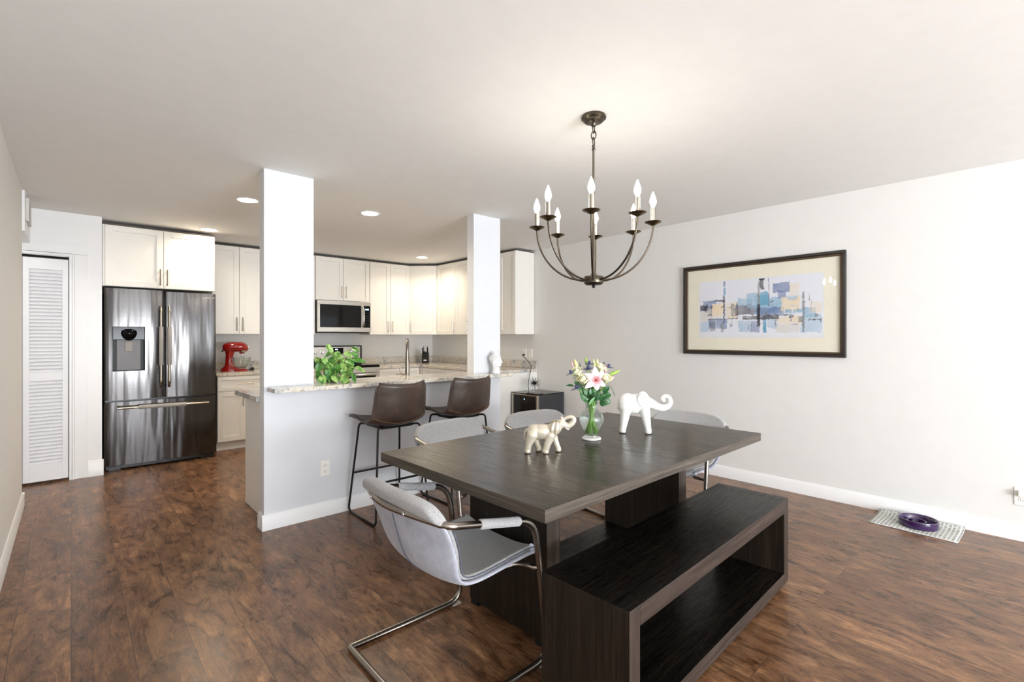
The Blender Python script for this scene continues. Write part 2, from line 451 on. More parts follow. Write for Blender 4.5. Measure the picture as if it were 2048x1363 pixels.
# header over the hallway opening
struct('wall_hallway_header', MB().box(-.40, -.27, LY, 6.05, 2.14, H), 'trim_paint')
# wall with the louvred door, and the return beside the fridge
DX0, DX1, DZ = -.62, -.014, 2.045
struct('wall_door', MB().box(XH, DX0, 6.05, 6.15, 0, H).box(DX0, DX1, 6.05, 6.15, DZ, H).box(DX1, .215, 6.05, 6.15, 0, H).box(.115, .215, 6.15, YW, 0, H), 'trim_paint')
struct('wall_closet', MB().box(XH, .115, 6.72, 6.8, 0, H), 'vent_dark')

def baseboard(name, p0, p1, side, h=.105, th=.014, e0=0, e1=0):
    p0 = Vector(p0); p1 = Vector(p1); d = (p1 - p0).normalized(); nrm = Vector((-d.y, d.x)) * side
    prof = [(0, 0), (th, 0), (th, h - .022), (th * .55, h - .008), (th * .35, h), (0, h)]
    a = p0 - d * e0; b = p1 + d * e1; m = MB(); n = len(prof)
    vs = [(a.x + nrm.x * q, a.y + nrm.y * q, z) for q, z in prof] + [(b.x + nrm.x * q, b.y + nrm.y * q, z) for q, z in prof]
    m.add(vs, [tuple(range(n)), tuple(range(2 * n - 1, n - 1, -1))] + [(i, i + n, (i + 1) % n + n, (i + 1) % n) for i in range(n)])
    return struct(name, m, 'trim_paint', smooth=25)
baseboard('baseboard_right', (XR, YB), (XR, 4.05), 1)
baseboard('baseboard_left', (XL, YB), (XL, LY), -1, e1=.014)
baseboard('baseboard_left_end', (XL - .11, LY), (XL, LY), 1, e1=.014)
baseboard('baseboard_back', (2.9, YB), (XR, YB), 1)
baseboard('baseboard_door_wall', (.115, 6.05), (.215, 6.05), -1, h=.15, e1=.012)

# door casing and louvred bifold door
cs = MB().box(DX1 + .035, .115, 6.036, 6.0495, 0, 2.075).box(XH, .115, 6.036, 6.0495, 2.076, 2.17)
struct('trim_1', cs, 'trim_paint', bevel=.002)
jb = MB().box(DX1 - .002, DX1 + .018, 6.028, 6.0495, 0, DZ + .0055).box(DX1 + .019, DX1 + .034, 6.022, 6.0495, 0, DZ + .0295).box(DX0, DX1 + .018, 6.028, 6.0495, DZ + .006, DZ + .026).box(DX0, DX1 + .034, 6.022, 6.0495, DZ + .03, DZ + .045)
struct('trim_2', jb, 'trim_paint', bevel=.001)
struct('door_gap_shade', MB().box(DX0, DX1 - .004, 6.055, 6.085, DZ - .016, DZ + .004), 'void')  # black strip stands in for the shaded gap above the door leaves

def louvre_leaf(x0, x1, name):
    z0, z1 = .022, DZ - .025; y0, y1 = 6.045, 6.073; s_ = .04
    m = MB().box(x0, x0 + s_, y0, y1, z0, z1).box(x1 - s_, x1, y0, y1, z0, z1)
    m.box(x0 + s_, x1 - s_, y0, y1, z0, z0 + .155).box(x0 + s_, x1 - s_, y0, y1, .92, .995).box(x0 + s_, x1 - s_, y0, y1, z1 - .10, z1)
    o = struct(name, m, 'door_paint', bevel=.0015)
    for a, b in ((z0 + .155, .92), (.995, z1 - .10)):
        sl = MB(); n = int((b - a) / .0315); st = (b - a) / n
        for k in range(n):
            z = a + st * (k + .5)
            sl.box(x0 + s_ - .003, x1 - s_ + .003, -.019, .019, -.003, .003, Matrix.Translation((0, (y0 + y1) / 2, z)) @ Matrix.Rotation(R(52), 4, 'X'))
        q = obj('louvre_panel', sl, 'door_paint', parent=o)
louvre_leaf(-.318, DX1 - .008, 'door_1')
louvre_leaf(DX0 + .004, -.321, 'door_2')

# half wall under the breakfast ledge, and the two posts above it
struct('wall_bar', MB().box(.965, 3.08, 3.565, 3.665, 0, .94), 'pillar_paint', bevel=.0015)
struct('pillar_1', MB().box(.965, 1.298, 3.5645, 3.6655, .94, H), 'pillar_paint', bevel=.002)
struct('pillar_2', MB().box(2.757, 3.08, 3.5645, 3.6655, .94, H), 'pillar_paint', bevel=.002)
baseboard('baseboard_bar', (.965, 3.565), (3.08, 3.565), -1, e0=.014, e1=.014)
baseboard('baseboard_bar_end', (.965, 3.565), (.965, 3.665), 1, e0=.0)

# ================================================================== vent on the header
v_ = thing('air_vent', 'white wall vent grille high up beside the hallway ceiling', 'vent', (-.27, 5.62, 2.33))
obj('frame', MB().box(0, .02, -.15, .15, -.09, -.07).box(0, .02, -.15, .15, .07, .09).box(0, .02, -.15, -.13, -.07, .07).box(0, .02, .13, .15, -.07, .07), 'vent_white', v_, bevel=.002)
sl = MB()
for k in range(7): sl.box(-.008, .008, -.13, .13, -.0012, .0012, Matrix.Translation((.009, 0, -.06 + k * .02)) @ Matrix.Rotation(R(38), 4, 'Y'))
obj('louvres', sl, 'vent_white', v_)
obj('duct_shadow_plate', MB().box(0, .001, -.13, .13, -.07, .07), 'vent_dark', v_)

# ================================================================== CABINETS
def shaker(parent, x0, x1, z0, z1, y=0.0, handle=None, fw=.057, name='door', mat='cabinet_paint', hl=.128):
    """shaker front in the parent's frame (front face looks to -y); handle = ('v'|'h', x, z)"""
    th = .02; m = MB()
    m.box(x0, x0 + fw, y - th, y, z0, z1).box(x1 - fw, x1, y - th, y, z0, z1)
    m.box(x0 + fw, x1 - fw, y - th, y, z0, z0 + fw).box(x0 + fw, x1 - fw, y - th, y, z1 - fw, z1)
    m.box(x0 + fw, x1 - fw, y - th + .009, y, z0 + fw, z1 - fw)
    d = obj(name, m, mat, parent, bevel=.0012)
    if handle:
        k, hx, hz = handle; yy = y - th; hm = MB()
        if k == 'v': hm.tube([(hx, yy - .028, hz - hl / 2 - .02), (hx, yy - .028, hz + hl / 2 + .02)], .0055, 8); e = [(hx, hz - hl / 2), (hx, hz + hl / 2)]
        else: hm.tube([(hx - hl / 2 - .02, yy - .028, hz), (hx + hl / 2 + .02, yy - .028, hz)], .0055, 8); e = [(hx - hl / 2, hz), (hx + hl / 2, hz)]
        for a, b in e: hm.tube([(a, yy, b), (a, yy - .028, b)], .0045, 8)
        obj('handle', hm, 'nickel', d, smooth=40)
    return d

UZ0, UZ1 = 1.35, 2.42
def upper(name, label, loc, rz, wdt, doors, z0=UZ0, z1=UZ1, depth=.30, cuts=None, handles='auto', group='white wall cabinets'):
    r = thing(name, label, 'cabinet', loc, rz, group)
    obj('body', MB().box(.002, wdt - .002, 0, depth, z0, z1), 'cabinet_paint', r, bevel=.001)
    g = .0025; dw = wdt / doors
    for i in range(doors):
        a, b = i * dw + g, (i + 1) * dw - g
        if handles == 'auto': hx = b - .03 if (doors == 1 or i == 0) else a + .03
        elif handles == 'left': hx = a + .03
        else: hx = b - .03
        shaker(r, a, b, z0 + .002, z1 - .004, 0, ('v', hx, z0 + .12))
    obj('gap_shade_strip', MB().box(.004, wdt - .004, .004, depth - .004, z1, z1 + .012), 'cabinet_gap_shade', r)  # dark strip paints the shaded gap below the ceiling
    return r
YU = YW - .325 + .005
YU = 6.68
upper('wall_cabinet', 'tall white two-door wall cabinet right of the fridge above the red mixer', (1.232, YU, 0), 0, .588, 2)
upper('wall_cabinet', 'white two-door wall cabinet mostly behind the left post', (1.823, YU, 0), 0, .622, 2)
upper('wall_cabinet', 'short white two-door wall cabinet above the microwave', (2.449, YU, 0), 0, .78, 2, z0=1.822)
upper('wall_cabinet', 'tall white two-door wall cabinet right of the microwave', (3.232, YU, 0), 0, .66, 2)
# cabinet above the fridge
r = thing('fridge_cabinet', 'deep white two-door cabinet above the refrigerator', 'cabinet', (.222, 6.17, 0))
obj('body', MB().box(0, .945, 0, .80, 1.812, 2.412), 'cabinet_paint', r, bevel=.001)
obj('gap_shade_strip', MB().box(.005, .94, .006, .79, 2.412, 2.43), 'cabinet_gap_shade', r)
shaker(r, .02, .482, 1.815, 2.408, 0, ('v', .455, 1.815 + .11))
shaker(r, .487, .943, 1.815, 2.408, 0, ('v', .514, 1.815 + .11))
# diagonal corner cabinet
r = thing('corner_wall_cabinet', 'white single-door corner wall cabinet set diagonally above the knife block', 'cabinet', (3.895, YU, 0), -PI / 4)
# polygon in world -> local
def loc2(root, p):
    q = Matrix.Rotation(-root.rotation_euler.z, 3, 'Z') @ (Vector((p[0], p[1], 0)) - Vector((root.location.x, root.location.y, 0))); return (q.x, q.y)
XU = 4.21
dl = math.hypot(XU - 3.895, XU - 3.895); yC = YU - (XU - 3.895)
poly = [loc2(r, p) for p in ((3.895, YU), (XU, yC), (XR - .002, yC), (XR - .002, YW - .002), (3.895, YW - .002))]
obj('body', MB().prism(poly, UZ0, UZ1), 'cabinet_paint', r, bevel=.001)
obj('gap_shade_strip', MB().prism([(p[0] * .985 + .004, p[1] * .985 + .004) for p in poly], UZ1, UZ1 + .012), 'cabinet_gap_shade', r)
shaker(r, .012, dl - .012, UZ0 + .002, UZ1 - .004, -.001, ('v', .045, UZ0 + .12))
# right wall run (fronts look to -x)
D_ = XR - XU - .003
def rightupper(y0, y1, doors, label, **k): return upper('wall_cabinet', label, (XU, y1, 0), -PI / 2, y1 - y0, doors, depth=D_, **k)
rightupper(5.872, yC - .004, 1, 'white single-door wall cabinet on the right wall next to the corner')
rightupper(5.20, 5.869, 2, 'white wall cabinet on the right wall mostly behind the right post')
rightupper(4.553, 5.197, 2, 'white wall cabinet at the near end of the right wall with plain side panel')

def base(name, label, loc, rz, wdt, layout, depth=.60, group='white base cabinets'):
    r = thing(name, label, 'cabinet', loc, rz, group)
    obj('body', MB().box(.002, wdt - .002, 0, depth, .10, .860), 'cabinet_paint', r, bevel=.001)
    obj('toe_kick', MB().box(.004, wdt - .004, .05, .07, 0, .10), 'cabinet_paint', r)
    n = layout; dw = wdt / n
    shaker(r, .004, wdt - .004, .69, .853, 0, ('h', wdt / 2, .772), fw=.04, name='drawer')
    for i in range(n):
        a, b = i * dw + .004, (i + 1) * dw - .004
        shaker(r, a, b, .108, .682, 0, ('v', b - .03 if (i == 0) else a + .03, .59))
    return r
YF = 6.38
base('base_cabinet', 'white base cabinet with long drawer right of the fridge', (1.232, YF, 0), 0, .588, 2)
base('base_cabinet', 'white base cabinet hidden mostly by the left post', (1.823, YF, 0), 0, .622, 2)
base('base_cabinet', 'white base cabinet just right of the range', (3.232, YF, 0), 0, .655, 2)
XF = 3.92
DR = XR - XF - .003
for y0, y1, lab in ((5.72, 6.30, 'white base cabinet on the right wall nearest the inside corner'), (5.11, 5.717, 'white base cabinet in the middle of the right wall run'), (4.52, 5.107, 'white base cabinet closing the right wall run beside the wine cooler')):
    base('base_cabinet', lab, (XF, y1, 0), -PI / 2, y1 - y0, 2, depth=DR)
obj_ = obj('corner_base_cabinet', MB().prism([(3.90, 6.32), (3.93, 6.32), (XR - .004, 6.32), (XR - .004, YW - .004), (3.90, YW - .004)], 0, .860), 'cabinet_paint')
tag(obj_, 'white blind corner base cabinet below the knife block', 'cabinet')
tag(obj('end_panel', MB().box(3.872, XR - .004, 4.498, 4.516, 0, .860), 'cabinet_paint', bevel=.001), 'plain white end panel behind the wine cooler', 'panel')
# peninsula cabinets behind the half wall (doors face the kitchen)
r = thing('peninsula_cabinet', 'white base cabinet run behind the half wall with grey end panel', 'cabinet', (3.07, 4.27, 0), PI)
obj('body', MB().box(0, 2.03, 0, .60, .10, .860), 'cabinet_paint', r, bevel=.001)
obj('toe_kick', MB().box(0, 2.03, .05, .60, 0, .10), 'cabinet_paint', r)
obj('side_panel', MB().box(2.03, 2.045, -.018, .602, 0, .860), 'cabinet_paint', r, bevel=.001)
for i in range(4): shaker(r, i * .507 + .004, (i + 1) * .507 - .004, .108, .853, 0, ('v', i * .507 + (.47 if i % 2 == 0 else .035), .74))

# ---- worktops
def slab(name, polys, z0, z1, label, bev=.004):
    m = MB()
    for p in polys: m.prism(p, z0, z1)
    return tag(obj(name, m, 'granite', bevel=bev, bseg=3), label, 'countertop')
slab('breakfast_ledge', [[(.985, 3.395), (3.085, 3.395), (3.10, 3.41), (3.10, 3.563), (2.755, 3.563), (2.755, 3.87), (1.30, 3.87), (1.30, 3.563), (.985, 3.563)]], .9405, .970, 'raised granite breakfast ledge on the half wall between the posts')
slab('peninsula_countertop', [[(.943, 3.668), (3.08, 3.668), (3.08, 4.30), (.985, 4.30), (.943, 4.26)]], .862, .900, 'lower granite countertop behind the half wall')
slab('countertop', [[(1.222, 6.355), (2.444, 6.355), (2.444, YW - .002), (1.222, YW - .002)]], .862, .900, 'granite countertop under the red stand mixer')
slab('corner_countertop', [[(3.236, 6.355), (3.89, 6.355), (3.89, 4.49), (XR - .002, 4.49), (XR - .002, YW - .002), (3.236, YW - .002)]], .862, .900, 'L-shaped granite countertop along the right wall and corner')
bs = MB().box(1.222, 2.444, YW - .022, YW - .002, .9005, 1.0)
tag(obj('backsplash', bs, 'granite', bevel=.002), 'short granite backsplash behind the red stand mixer', 'backsplash')
bs = MB().prism([(3.236, YW - .002), (3.236, YW - .022), (XR - .022, YW - .022), (XR - .022, 4.50), (XR - .002, 4.50), (XR - .002, YW - .002)], .9005, 1.0)
tag(obj('corner_backsplash', bs, 'granite', bevel=.002), 'short granite backsplash running round the kitchen corner', 'backsplash')

# ================================================================== FRIDGE
r = thing('refrigerator', 'black stainless french-door refrigerator with ice dispenser and cloth handle covers', 'refrigerator', (.233, 6.13, 0))
obj('body', MB().box(.006, .936, .075, .84, .02, 1.772), 'black_plastic', r, bevel=.004)
obj('base_grille', MB().box(.012, .93, .03, .09, .012, .052).box(.03, .13, .02, .05, 0, .045).box(.80, .91, .02, .05, 0, .045), 'black_plastic', r, bevel=.003)
def bowed(x0, x1, z0, z1, bulge=.010, hole=None):
    m = MB(); nx = 14
    def fy(x): u = (x - x0) / (x1 - x0) * 2 - 1; e = max(0, abs(u) - .93) / .07; return -bulge * (1 - u * u) + .010 * e * e
    if hole is None: cells = [(z0, z1, x0, x1)]
    else:
        hx0, hx1, hz0, hz1 = hole
        cells = [(z0, hz0, x0, x1), (hz1, z1, x0, x1), (hz0, hz1, x0, hx0), (hz0, hz1, hx1, x1)]
    xs = sorted(set([x0 + (x1 - x0) * k / 40 for k in range(41)] + ([hole[0], hole[1]] if hole else [])))
    for a, b, c_, d_ in cells:
        q = [x for x in xs if c_ - 1e-6 <= x <= d_ + 1e-6]
        m.add([(x, fy(x), z) for z in (a, b) for x in q], [(i, i + 1, i + 1 + len(q), i + len(q)) for i in range(len(q) - 1)])
    # sides
    for sx_, nrm in ((x0, 0), (x1, 1)): m.add([(sx_, fy(sx_), z0), (sx_, fy(sx_), z1), (sx_, .07, z1), (sx_, .07, z0)], [(0, 1, 2, 3)])
    for z in (z0, z1):
        m.grid(lambda u, v_: (x0 + (x1 - x0) * u, fy(x0 + (x1 - x0) * u) * (1 - v_) + .07 * v_, z), nx, 1)
    m.add([(x0, .07, z0), (x1, .07, z0), (x1, .07, z1), (x0, .07, z1)], [(0, 1, 2, 3)])
    return m
def vhandle(parent, x):
    m = MB().tube(catmull([(x, -.004, 1.625), (x, -.042, 1.585), (x, -.050, 1.50), (x, -.050, .93), (x, -.042, .845), (x, -.004, .80)], 5), .0115, 10)
    h_ = obj('handle', m, 'nickel', parent, smooth=50)
    m = MB().tube([(x, -.050, 1.415), (x, -.050, 1.41), (x, -.050, 1.03), (x, -.050, 1.025)], [.017, .019, .0195, .017], 12)
    return h_, m
HO = (.062, .318, .975, 1.415)
ld = obj('left_door', bowed(0, .473, .692, 1.79, hole=HO), 'black_steel', r, smooth=30)
rd = obj('right_door', bowed(.483, .940, .692, 1.782), 'black_steel', r, smooth=30)
dr = obj('freezer_drawer', bowed(0, .940, .052, .672, .014), 'black_steel', r, smooth=30)
for d_, x in ((ld, .445), (rd, .517)):
    h_, m = vhandle(d_, x)
    obj('handle_cover', m, 'cover_cloth', d_, smooth=40)
m = MB().tube([(.095, -.058, .618), (.865, -.058, .608)], .0125, 10).tube([(.13, -.006, .618), (.13, -.058, .618)], .009, 8).tube([(.83, -.006, .61), (.83, -.058, .61)], .009, 8)
obj('handle', m, 'nickel', dr, smooth=50)
obj('handle_cover', MB().tube([(.262, -.058, .616), (.268, -.058, .616), (.655, -.058, .611), (.66, -.058, .611)], [.018, .0205, .0205, .018], 12), 'cover_cloth', dr, smooth=40)
# dispenser recess
x0, x1, z0, z1 = HO
m = MB().box(x0, x1, .045, .05, z0, z1).box(x0, x0 + .004, -.010, .045, z0, z1).box(x1 - .004, x1, -.010, .045, z0, z1).box(x0, x1, -.012, .045, z0, z0 + .008).box(x0, x1, -.010, .045, z1 - .004, z1)
dp = obj('dispenser_recess', m, 'dark_satin', r)
obj('dispenser_fascia', MB().box(x0 + .002, x1 - .002, -.012, .03, 1.285, z1 - .002), 'black_gloss', r, bevel=.004)
obj('dispenser_back', MB().prism([(x0 + .035, .025), (x1 - .035, .025), (x1 - .055, .044), (x0 + .055, .044)], z0 + .01, 1.285), 'dispenser_grey', r)
m = MB().lathe([(.001, 0), (.02, .004), (.05, .03), (.066, .07), (.06, .10), (.03, .115), (.001, .118)], 20, ((x0 + x1) / 2, -.002, 1.275))
obj('ice_spout', m, 'black_gloss', r, smooth=60)
obj('paddle', MB().box((x0 + x1) / 2 - .03, (x0 + x1) / 2 + .03, .012, .02, 1.17, 1.27), 'cover_cloth', r, bevel=.004)
def text(body, size, loc, rot, mat, parent, ext=.0004, name='lettering', align='CENTER'):
    cu = bpy.data.curves.new(name, 'FONT'); cu.body = body; cu.size = size; cu.extrude = ext; cu.align_x = align; cu.align_y = 'CENTER'
    o = bpy.data.objects.new(name, cu); COL.objects.link(o)
    dg = bpy.context.evaluated_depsgraph_get(); me = bpy.data.meshes.new_from_object(o.evaluated_get(dg))
    bpy.data.objects.remove(o); me.materials.clear(); me.materials.append(M[mat])
    q = bpy.data.objects.new(name, me); COL.objects.link(q); q.location = loc; q.rotation_euler = rot; q.parent = parent
    return q
text('SAMSUNG', .026, (.868, -.0098, 1.735), (R(90), 0, R(1.5)), 'label_white', r, name='logo_lettering')

# ================================================================== MICROWAVE, RANGE
r = thing('microwave', 'stainless steel over-the-range microwave with dark glass door', 'microwave', (2.452, 6.60, 1.385))
W_ = .768; HH = .43
obj('body', MB().box(0, W_, .02, .395, 0, HH), 'black_plastic', r, bevel=.003)
m = MB().box(0, W_, 0, .022, 0, .062).box(0, W_, 0, .022, HH - .055, HH).box(0, .035, 0, .022, .062, HH - .055).box(W_ - .008, W_, 0, .022, .062, HH - .055).box(.625, .655, 0, .022, .062, HH - .055)
obj('front_frame', m, 'range_steel', r, bevel=.002)
obj('door_glass', MB().box(.035, .625, .003, .02, .062, HH - .055), 'smoke_glass', r)
obj('control_panel', MB().box(.655, W_ - .008, .003, .02, .062, HH - .055), 'black_gloss', r)
kp = MB()
for i in range(3):
    for j in range(6): kp.box(.675 + i * .026, .690 + i * .026, .0015, .004, .09 + j * .034, .098 + j * .034)
obj('keypad', kp, 'cooler_body', r)
obj('clock_display', MB().box(.685, .735, .0015, .004, .315, .332), 'led_blue', r)
m = MB().tube(catmull([(.64, 0, HH - .07), (.64, -.035, HH - .10), (.64, -.045, HH / 2), (.64, -.035, .105), (.64, 0, .075)], 6), .011, 10)
obj('handle', m, 'chrome', r, smooth=50)
obj('underside_vent', MB().box(.03, W_ - .03, .03, .36, -.018, 0), 'black_plastic', r, bevel=.004)

r = thing('range', 'stainless steel electric range with black glass cooktop behind the trailing plant', 'stove', (2.456, 6.345, 0))
W_ = .77
obj('body', MB().box(.002, W_, .02, .62, .05, .895), 'black_plastic', r)
obj('cooktop', MB().box(0, W_, -.008, .56, .896, .925), 'black_gloss', r, bevel=.005)
m = MB().box(.002, W_ - .002, -.012, .02, .82, .893)
obj('front_trim', m, 'range_steel', r, bevel=.003)
m = MB().box(.002, .06, -.012, .018, .28, .815).box(W_ - .06, W_ - .002, -.012, .018, .28, .815).box(.06, W_ - .06, -.012, .018, .28, .40).box(.06, W_ - .06, -.012, .018, .775, .815)
od = obj('oven_door', m, 'range_steel', r, bevel=.002)
obj('window', MB().box(.06, W_ - .06, -.008, .016, .40, .775), 'black_gloss', od)
obj('handle', MB().tube([(.07, -.055, .795), (W_ - .07, -.055, .795)], .011, 10).box(.09, .115, -.055, -.012, .786, .804).box(W_ - .115, W_ - .09, -.055, -.012, .786, .804), 'chrome', od, smooth=40)
obj('storage_drawer', MB().box(.002, W_ - .002, -.012, .018, .07, .27), 'range_steel', r, bevel=.003)
obj('backguard', MB().box(0, W_, .56, .635, .90, 1.19), 'black_plastic', r, bevel=.006)
obj('backguard_panel', MB().box(.012, W_ - .03, .553, .562, 1.005, 1.172), 'range_steel', r, bevel=.002)
obj('display', MB().box(.29, .48, .548, .556, 1.06, 1.155), 'black_gloss', r, bevel=.002)
obj('clock_digits', MB().box(.36, .395, .5465, .549, 1.125, 1.142), 'led_blue', r)
for x in (.085, .18, .60, .70):
    k_ = MB().lathe([(.024, 0), (.024, .018), (.02, .026), (.001, .027)], 20, mat=Matrix.Translation((x, .553, 1.095)) @ Matrix.Rotation(R(90), 4, 'X'))
    k_.box(x - .004, x + .004, .515, .53, 1.073, 1.117)
    obj('knob', k_, 'chrome', r, smooth=40)

# ================================================================== FAUCET
r = thing('kitchen_faucet', 'tall brushed nickel pull-down faucet behind the breakfast ledge', 'faucet', (2.285, 3.95, .900), -R(30))
pts = catmull([(0, 0, .0), (0, 0, .22), (0, .003, .30), (0, .03, .365), (0, .075, .387), (0, .12, .365), (0, .143, .31), (0, .147, .25)], 7)
obj('spout', MB().lathe([(.029, 0), (.029, .012), (.023, .02), (.0205, .06), (.0195, .16), (.016, .20)], 20).tube(pts, .0145, 14), 'faucet_metal', r, smooth=50)
obj('spray_head', MB().tube([(0, .147, .27), (0, .149, .20), (0, .150, .15)], [.0155, .019, .022], 14), 'faucet_metal', r, smooth=50)
obj('lever', MB().tube([(-.02, 0, .06), (-.045, 0, .062), (-.062, 0, .10), (-.066, -.002, .135)], [.012, .010, .007, .006], 10), 'faucet_metal', r, smooth=50)

# ================================================================== MIXER
def ribbed_loft(secs, n=20, cap=True):
    """secs: list of (centre, rx, rz) rings stacked along x"""
    m = MB(); vs = []; fs = []
    for c, ry, rz in secs:
        for k in range(n):
            a = 2 * PI * k / n; vs.append((c[0], c[1] + ry * math.cos(a), c[2] + rz * math.sin(a)))
    for i in range(len(secs) - 1):
        for k in range(n): fs.append((i * n + k, i * n + (k + 1) % n, (i + 1) * n + (k + 1) % n, (i + 1) * n + k))
    fs.append(tuple(range(n - 1, -1, -1))); fs.append(tuple((len(secs) - 1) * n + k for k in range(n)))
    return m.add(vs, fs)
r = thing('stand_mixer', 'red stand mixer with clear glass bowl on the granite countertop', 'mixer', (1.345, 6.66, .9005), -.22)
m = ribbed_loft([((-.002, 0, .285), .015, .015), ((.004, 0, .285), .04, .035), ((.02, 0, .287), .058, .05), ((.06, 0, .29), .068, .060), ((.14, 0, .292), .071, .062), ((.20, 0, .292), .068, .058), ((.235, 0, .285), .058, .052), ((.262, 0, .278), .038, .038), ((.272, 0, .275), .012, .012)], 24)
obj('motor_head', m, 'red_enamel', r, smooth=60)
m = MB(); secs = [(0.075, .10, .06, .0), (.078, .095, .058, .03), (.072, .055, .048, .06), (.07, .042, .042, .12), (.072, .042, .042, .19), (.078, .055, .05, .245)]
vs = []; fs = []; n = 20
for cx_, rx, ry, z in secs:
    for k in range(n):
        a = 2 * PI * k / n; vs.append((cx_ + rx * math.cos(a), ry * math.sin(a), z))
for i in range(len(secs) - 1):
    for k in range(n): fs.append((i * n + k, i * n + (k + 1) % n, (i + 1) * n + (k + 1) % n, (i + 1) * n + k))
fs.append(tuple(range(n - 1, -1, -1))); fs.append(tuple((len(secs) - 1) * n + k for k in range(n)))
m.add(vs, fs); m.lathe([(.085, 0), (.088, .012), (.075, .024), (.06, .028)], 24, (.19, 0, 0))
m.box(.07, .19, -.05, .05, 0, .022)
obj('pedestal', m, 'red_enamel', r, smooth=40)
obj('trim_band', MB().lathe([(.036, 0), (.042, .006), (.044, .03), (.042, .036)], 24, (.215, 0, .225)), 'chrome', r, smooth=50)
obj('beater_hub', MB().lathe([(.018, 0), (.03, .01), (.034, .02)], 20, (.205, 0, .208)), 'red_enamel', r, smooth=50)
obj('attachment_knob', MB().lathe([(.012, 0), (.016, .006), (.016, .016), (.008, .024)], 14, mat=Matrix.Translation((.266, 0, .285)) @ Matrix.Rotation(R(90), 4, 'Y')), 'chrome', r, smooth=50)
obj('speed_lever', MB().ball((.0, -.055, .245), .011).ball((.0, -.068, .246), .008), 'black_plastic', r, smooth=True)
bowl = MB().lathe([(.035, 0), (.05, .004), (.075, .03), (.096, .075), (.103, .12), (.106, .135), (.103, .135), (.099, .12), (.092, .077), (.071, .034), (.045, .01), (.001, .009)], 32, (.195, 0, .03))
gb = obj('mixing_bowl', bowl, 'glass', r, smooth=50)
obj('bowl_handle', MB().tube(catmull([(.12, -.072, .148), (.09, -.10, .150), (.078, -.108, .12), (.092, -.098, .085), (.118, -.07, .072)], 6), .006, 8), 'glass', r, smooth=True)
wm = MB()
for k in range(6):
    a = PI * k / 6; ca, sa = math.cos(a), math.sin(a)
    wm.tube(catmull([(.205 + .008 * ca, .008 * sa, .19), (.205 + .034 * ca, .034 * sa, .12), (.205 + .03 * ca, .03 * sa, .075), (.205, 0, .058), (.205 - .03 * ca, -.03 * sa, .075), (.205 - .034 * ca, -.034 * sa, .12), (.205 - .008 * ca, -.008 * sa, .19)], 4), .0014, 5)
wm.tube([(.205, 0, .185), (.205, 0, .215)], .010, 10)
obj('whisk', wm, 'chrome', r, smooth=50)
r = thing('mixer_plug', 'coiled black power plug lying right of the red mixer', 'plug', (1.655, 6.60, .9005))
obj('plug_body', MB().ball((0, 0, .022), (.022, .016, .02)).ball((-.02, 0, .014), (.012, .01, .010)), 'black_plastic', r, smooth=True)
obj('cord', MB().tube(catmull([(.01, .01, .006), (.03, .04, .006), (.0, .09, .006), (-.06, .10, .006)], 5), .004, 8), 'black_plastic', r, smooth=True)

# ================================================================== KNIFE BLOCK
r = thing('knife_block', 'black knife block with upright handles in the counter corner', 'knife block', (4.18, 6.66, .9005), R(-38))
prof = [(-.055, 0), (.065, 0), (.055, .10), (.02, .17), (-.075, .14)]
m = MB().add([(-.052, p[0], p[1]) for p in prof] + [(.052, p[0], p[1]) for p in prof], [(4, 3, 2, 1, 0), (5, 6, 7, 8, 9)] + [(i, (i + 1) % 5, (i + 1) % 5 + 5, i + 5) for i in range(5)])
obj('block', m, 'black_plastic', r, bevel=.004)
obj('brand_plate', MB().box(-.024, .024, -.0655, -.0595, .035, .055), 'label_white', r)
for x, l in ((-.036, .085), (-.02, .11), (.03, .115), (.038, .09)):
    obj('knife_handle', MB().tube([(x, -.03, .150), (x * 1.15, -.05 - l * .25, .150 + l)], [.008, .0095], 8, flat=.7), 'black_plastic', r, smooth=60)
for j in range(2):
    for x in (-.03, -.01, .012):
        obj('knife_handle', MB().tube([(x, -.058 + j * .03, .143 + j * .012), (x, -.074 + j * .03, .172 + j * .012)], [.006, .007], 8), 'black_plastic', r, smooth=60)

# ================================================================== CEILING LIGHTS
def downlight(x, y, label, pw=4.4, first=[None]):
    if first[0] is None:
        r = thing('recessed_light', label, 'ceiling light', (x, y, H), 0, 'recessed kitchen ceiling lights')
        obj('trim_ring', MB().lathe([(.072, 0), (.076, -.004), (.094, -.004), (.096, 0)], 32), 'trim_paint', r, smooth=40)
        obj('lens', MB().lathe([(.001, -.002), (.074, -.002), (.074, -.0005)], 32), 'lamp_glow', r)
        first[0] = r
    else: r = dup(first[0], (x, y, H), 0, label)
    d = bpy.data.lights.new('recessed_lamp', 'AREA'); d.shape = 'DISK'; d.size = .14; d.energy = pw; d.color = (1, .87, .70); d.spread = R(150)
    o = bpy.data.objects.new('recessed_lamp', d); o.location = (0, 0, -.008); o.parent = r; COL.objects.link(o)
downlight(1.09, 4.49, 'recessed ceiling light left of the left post')
downlight(2.045, 4.21, 'recessed ceiling light between the two posts')
downlight(1.085, 6.0, 'recessed ceiling light directly above the refrigerator cabinet', 1.1)
downlight(3.72, 6.02, 'small far recessed ceiling light by the corner wall cabinet', 1.5)

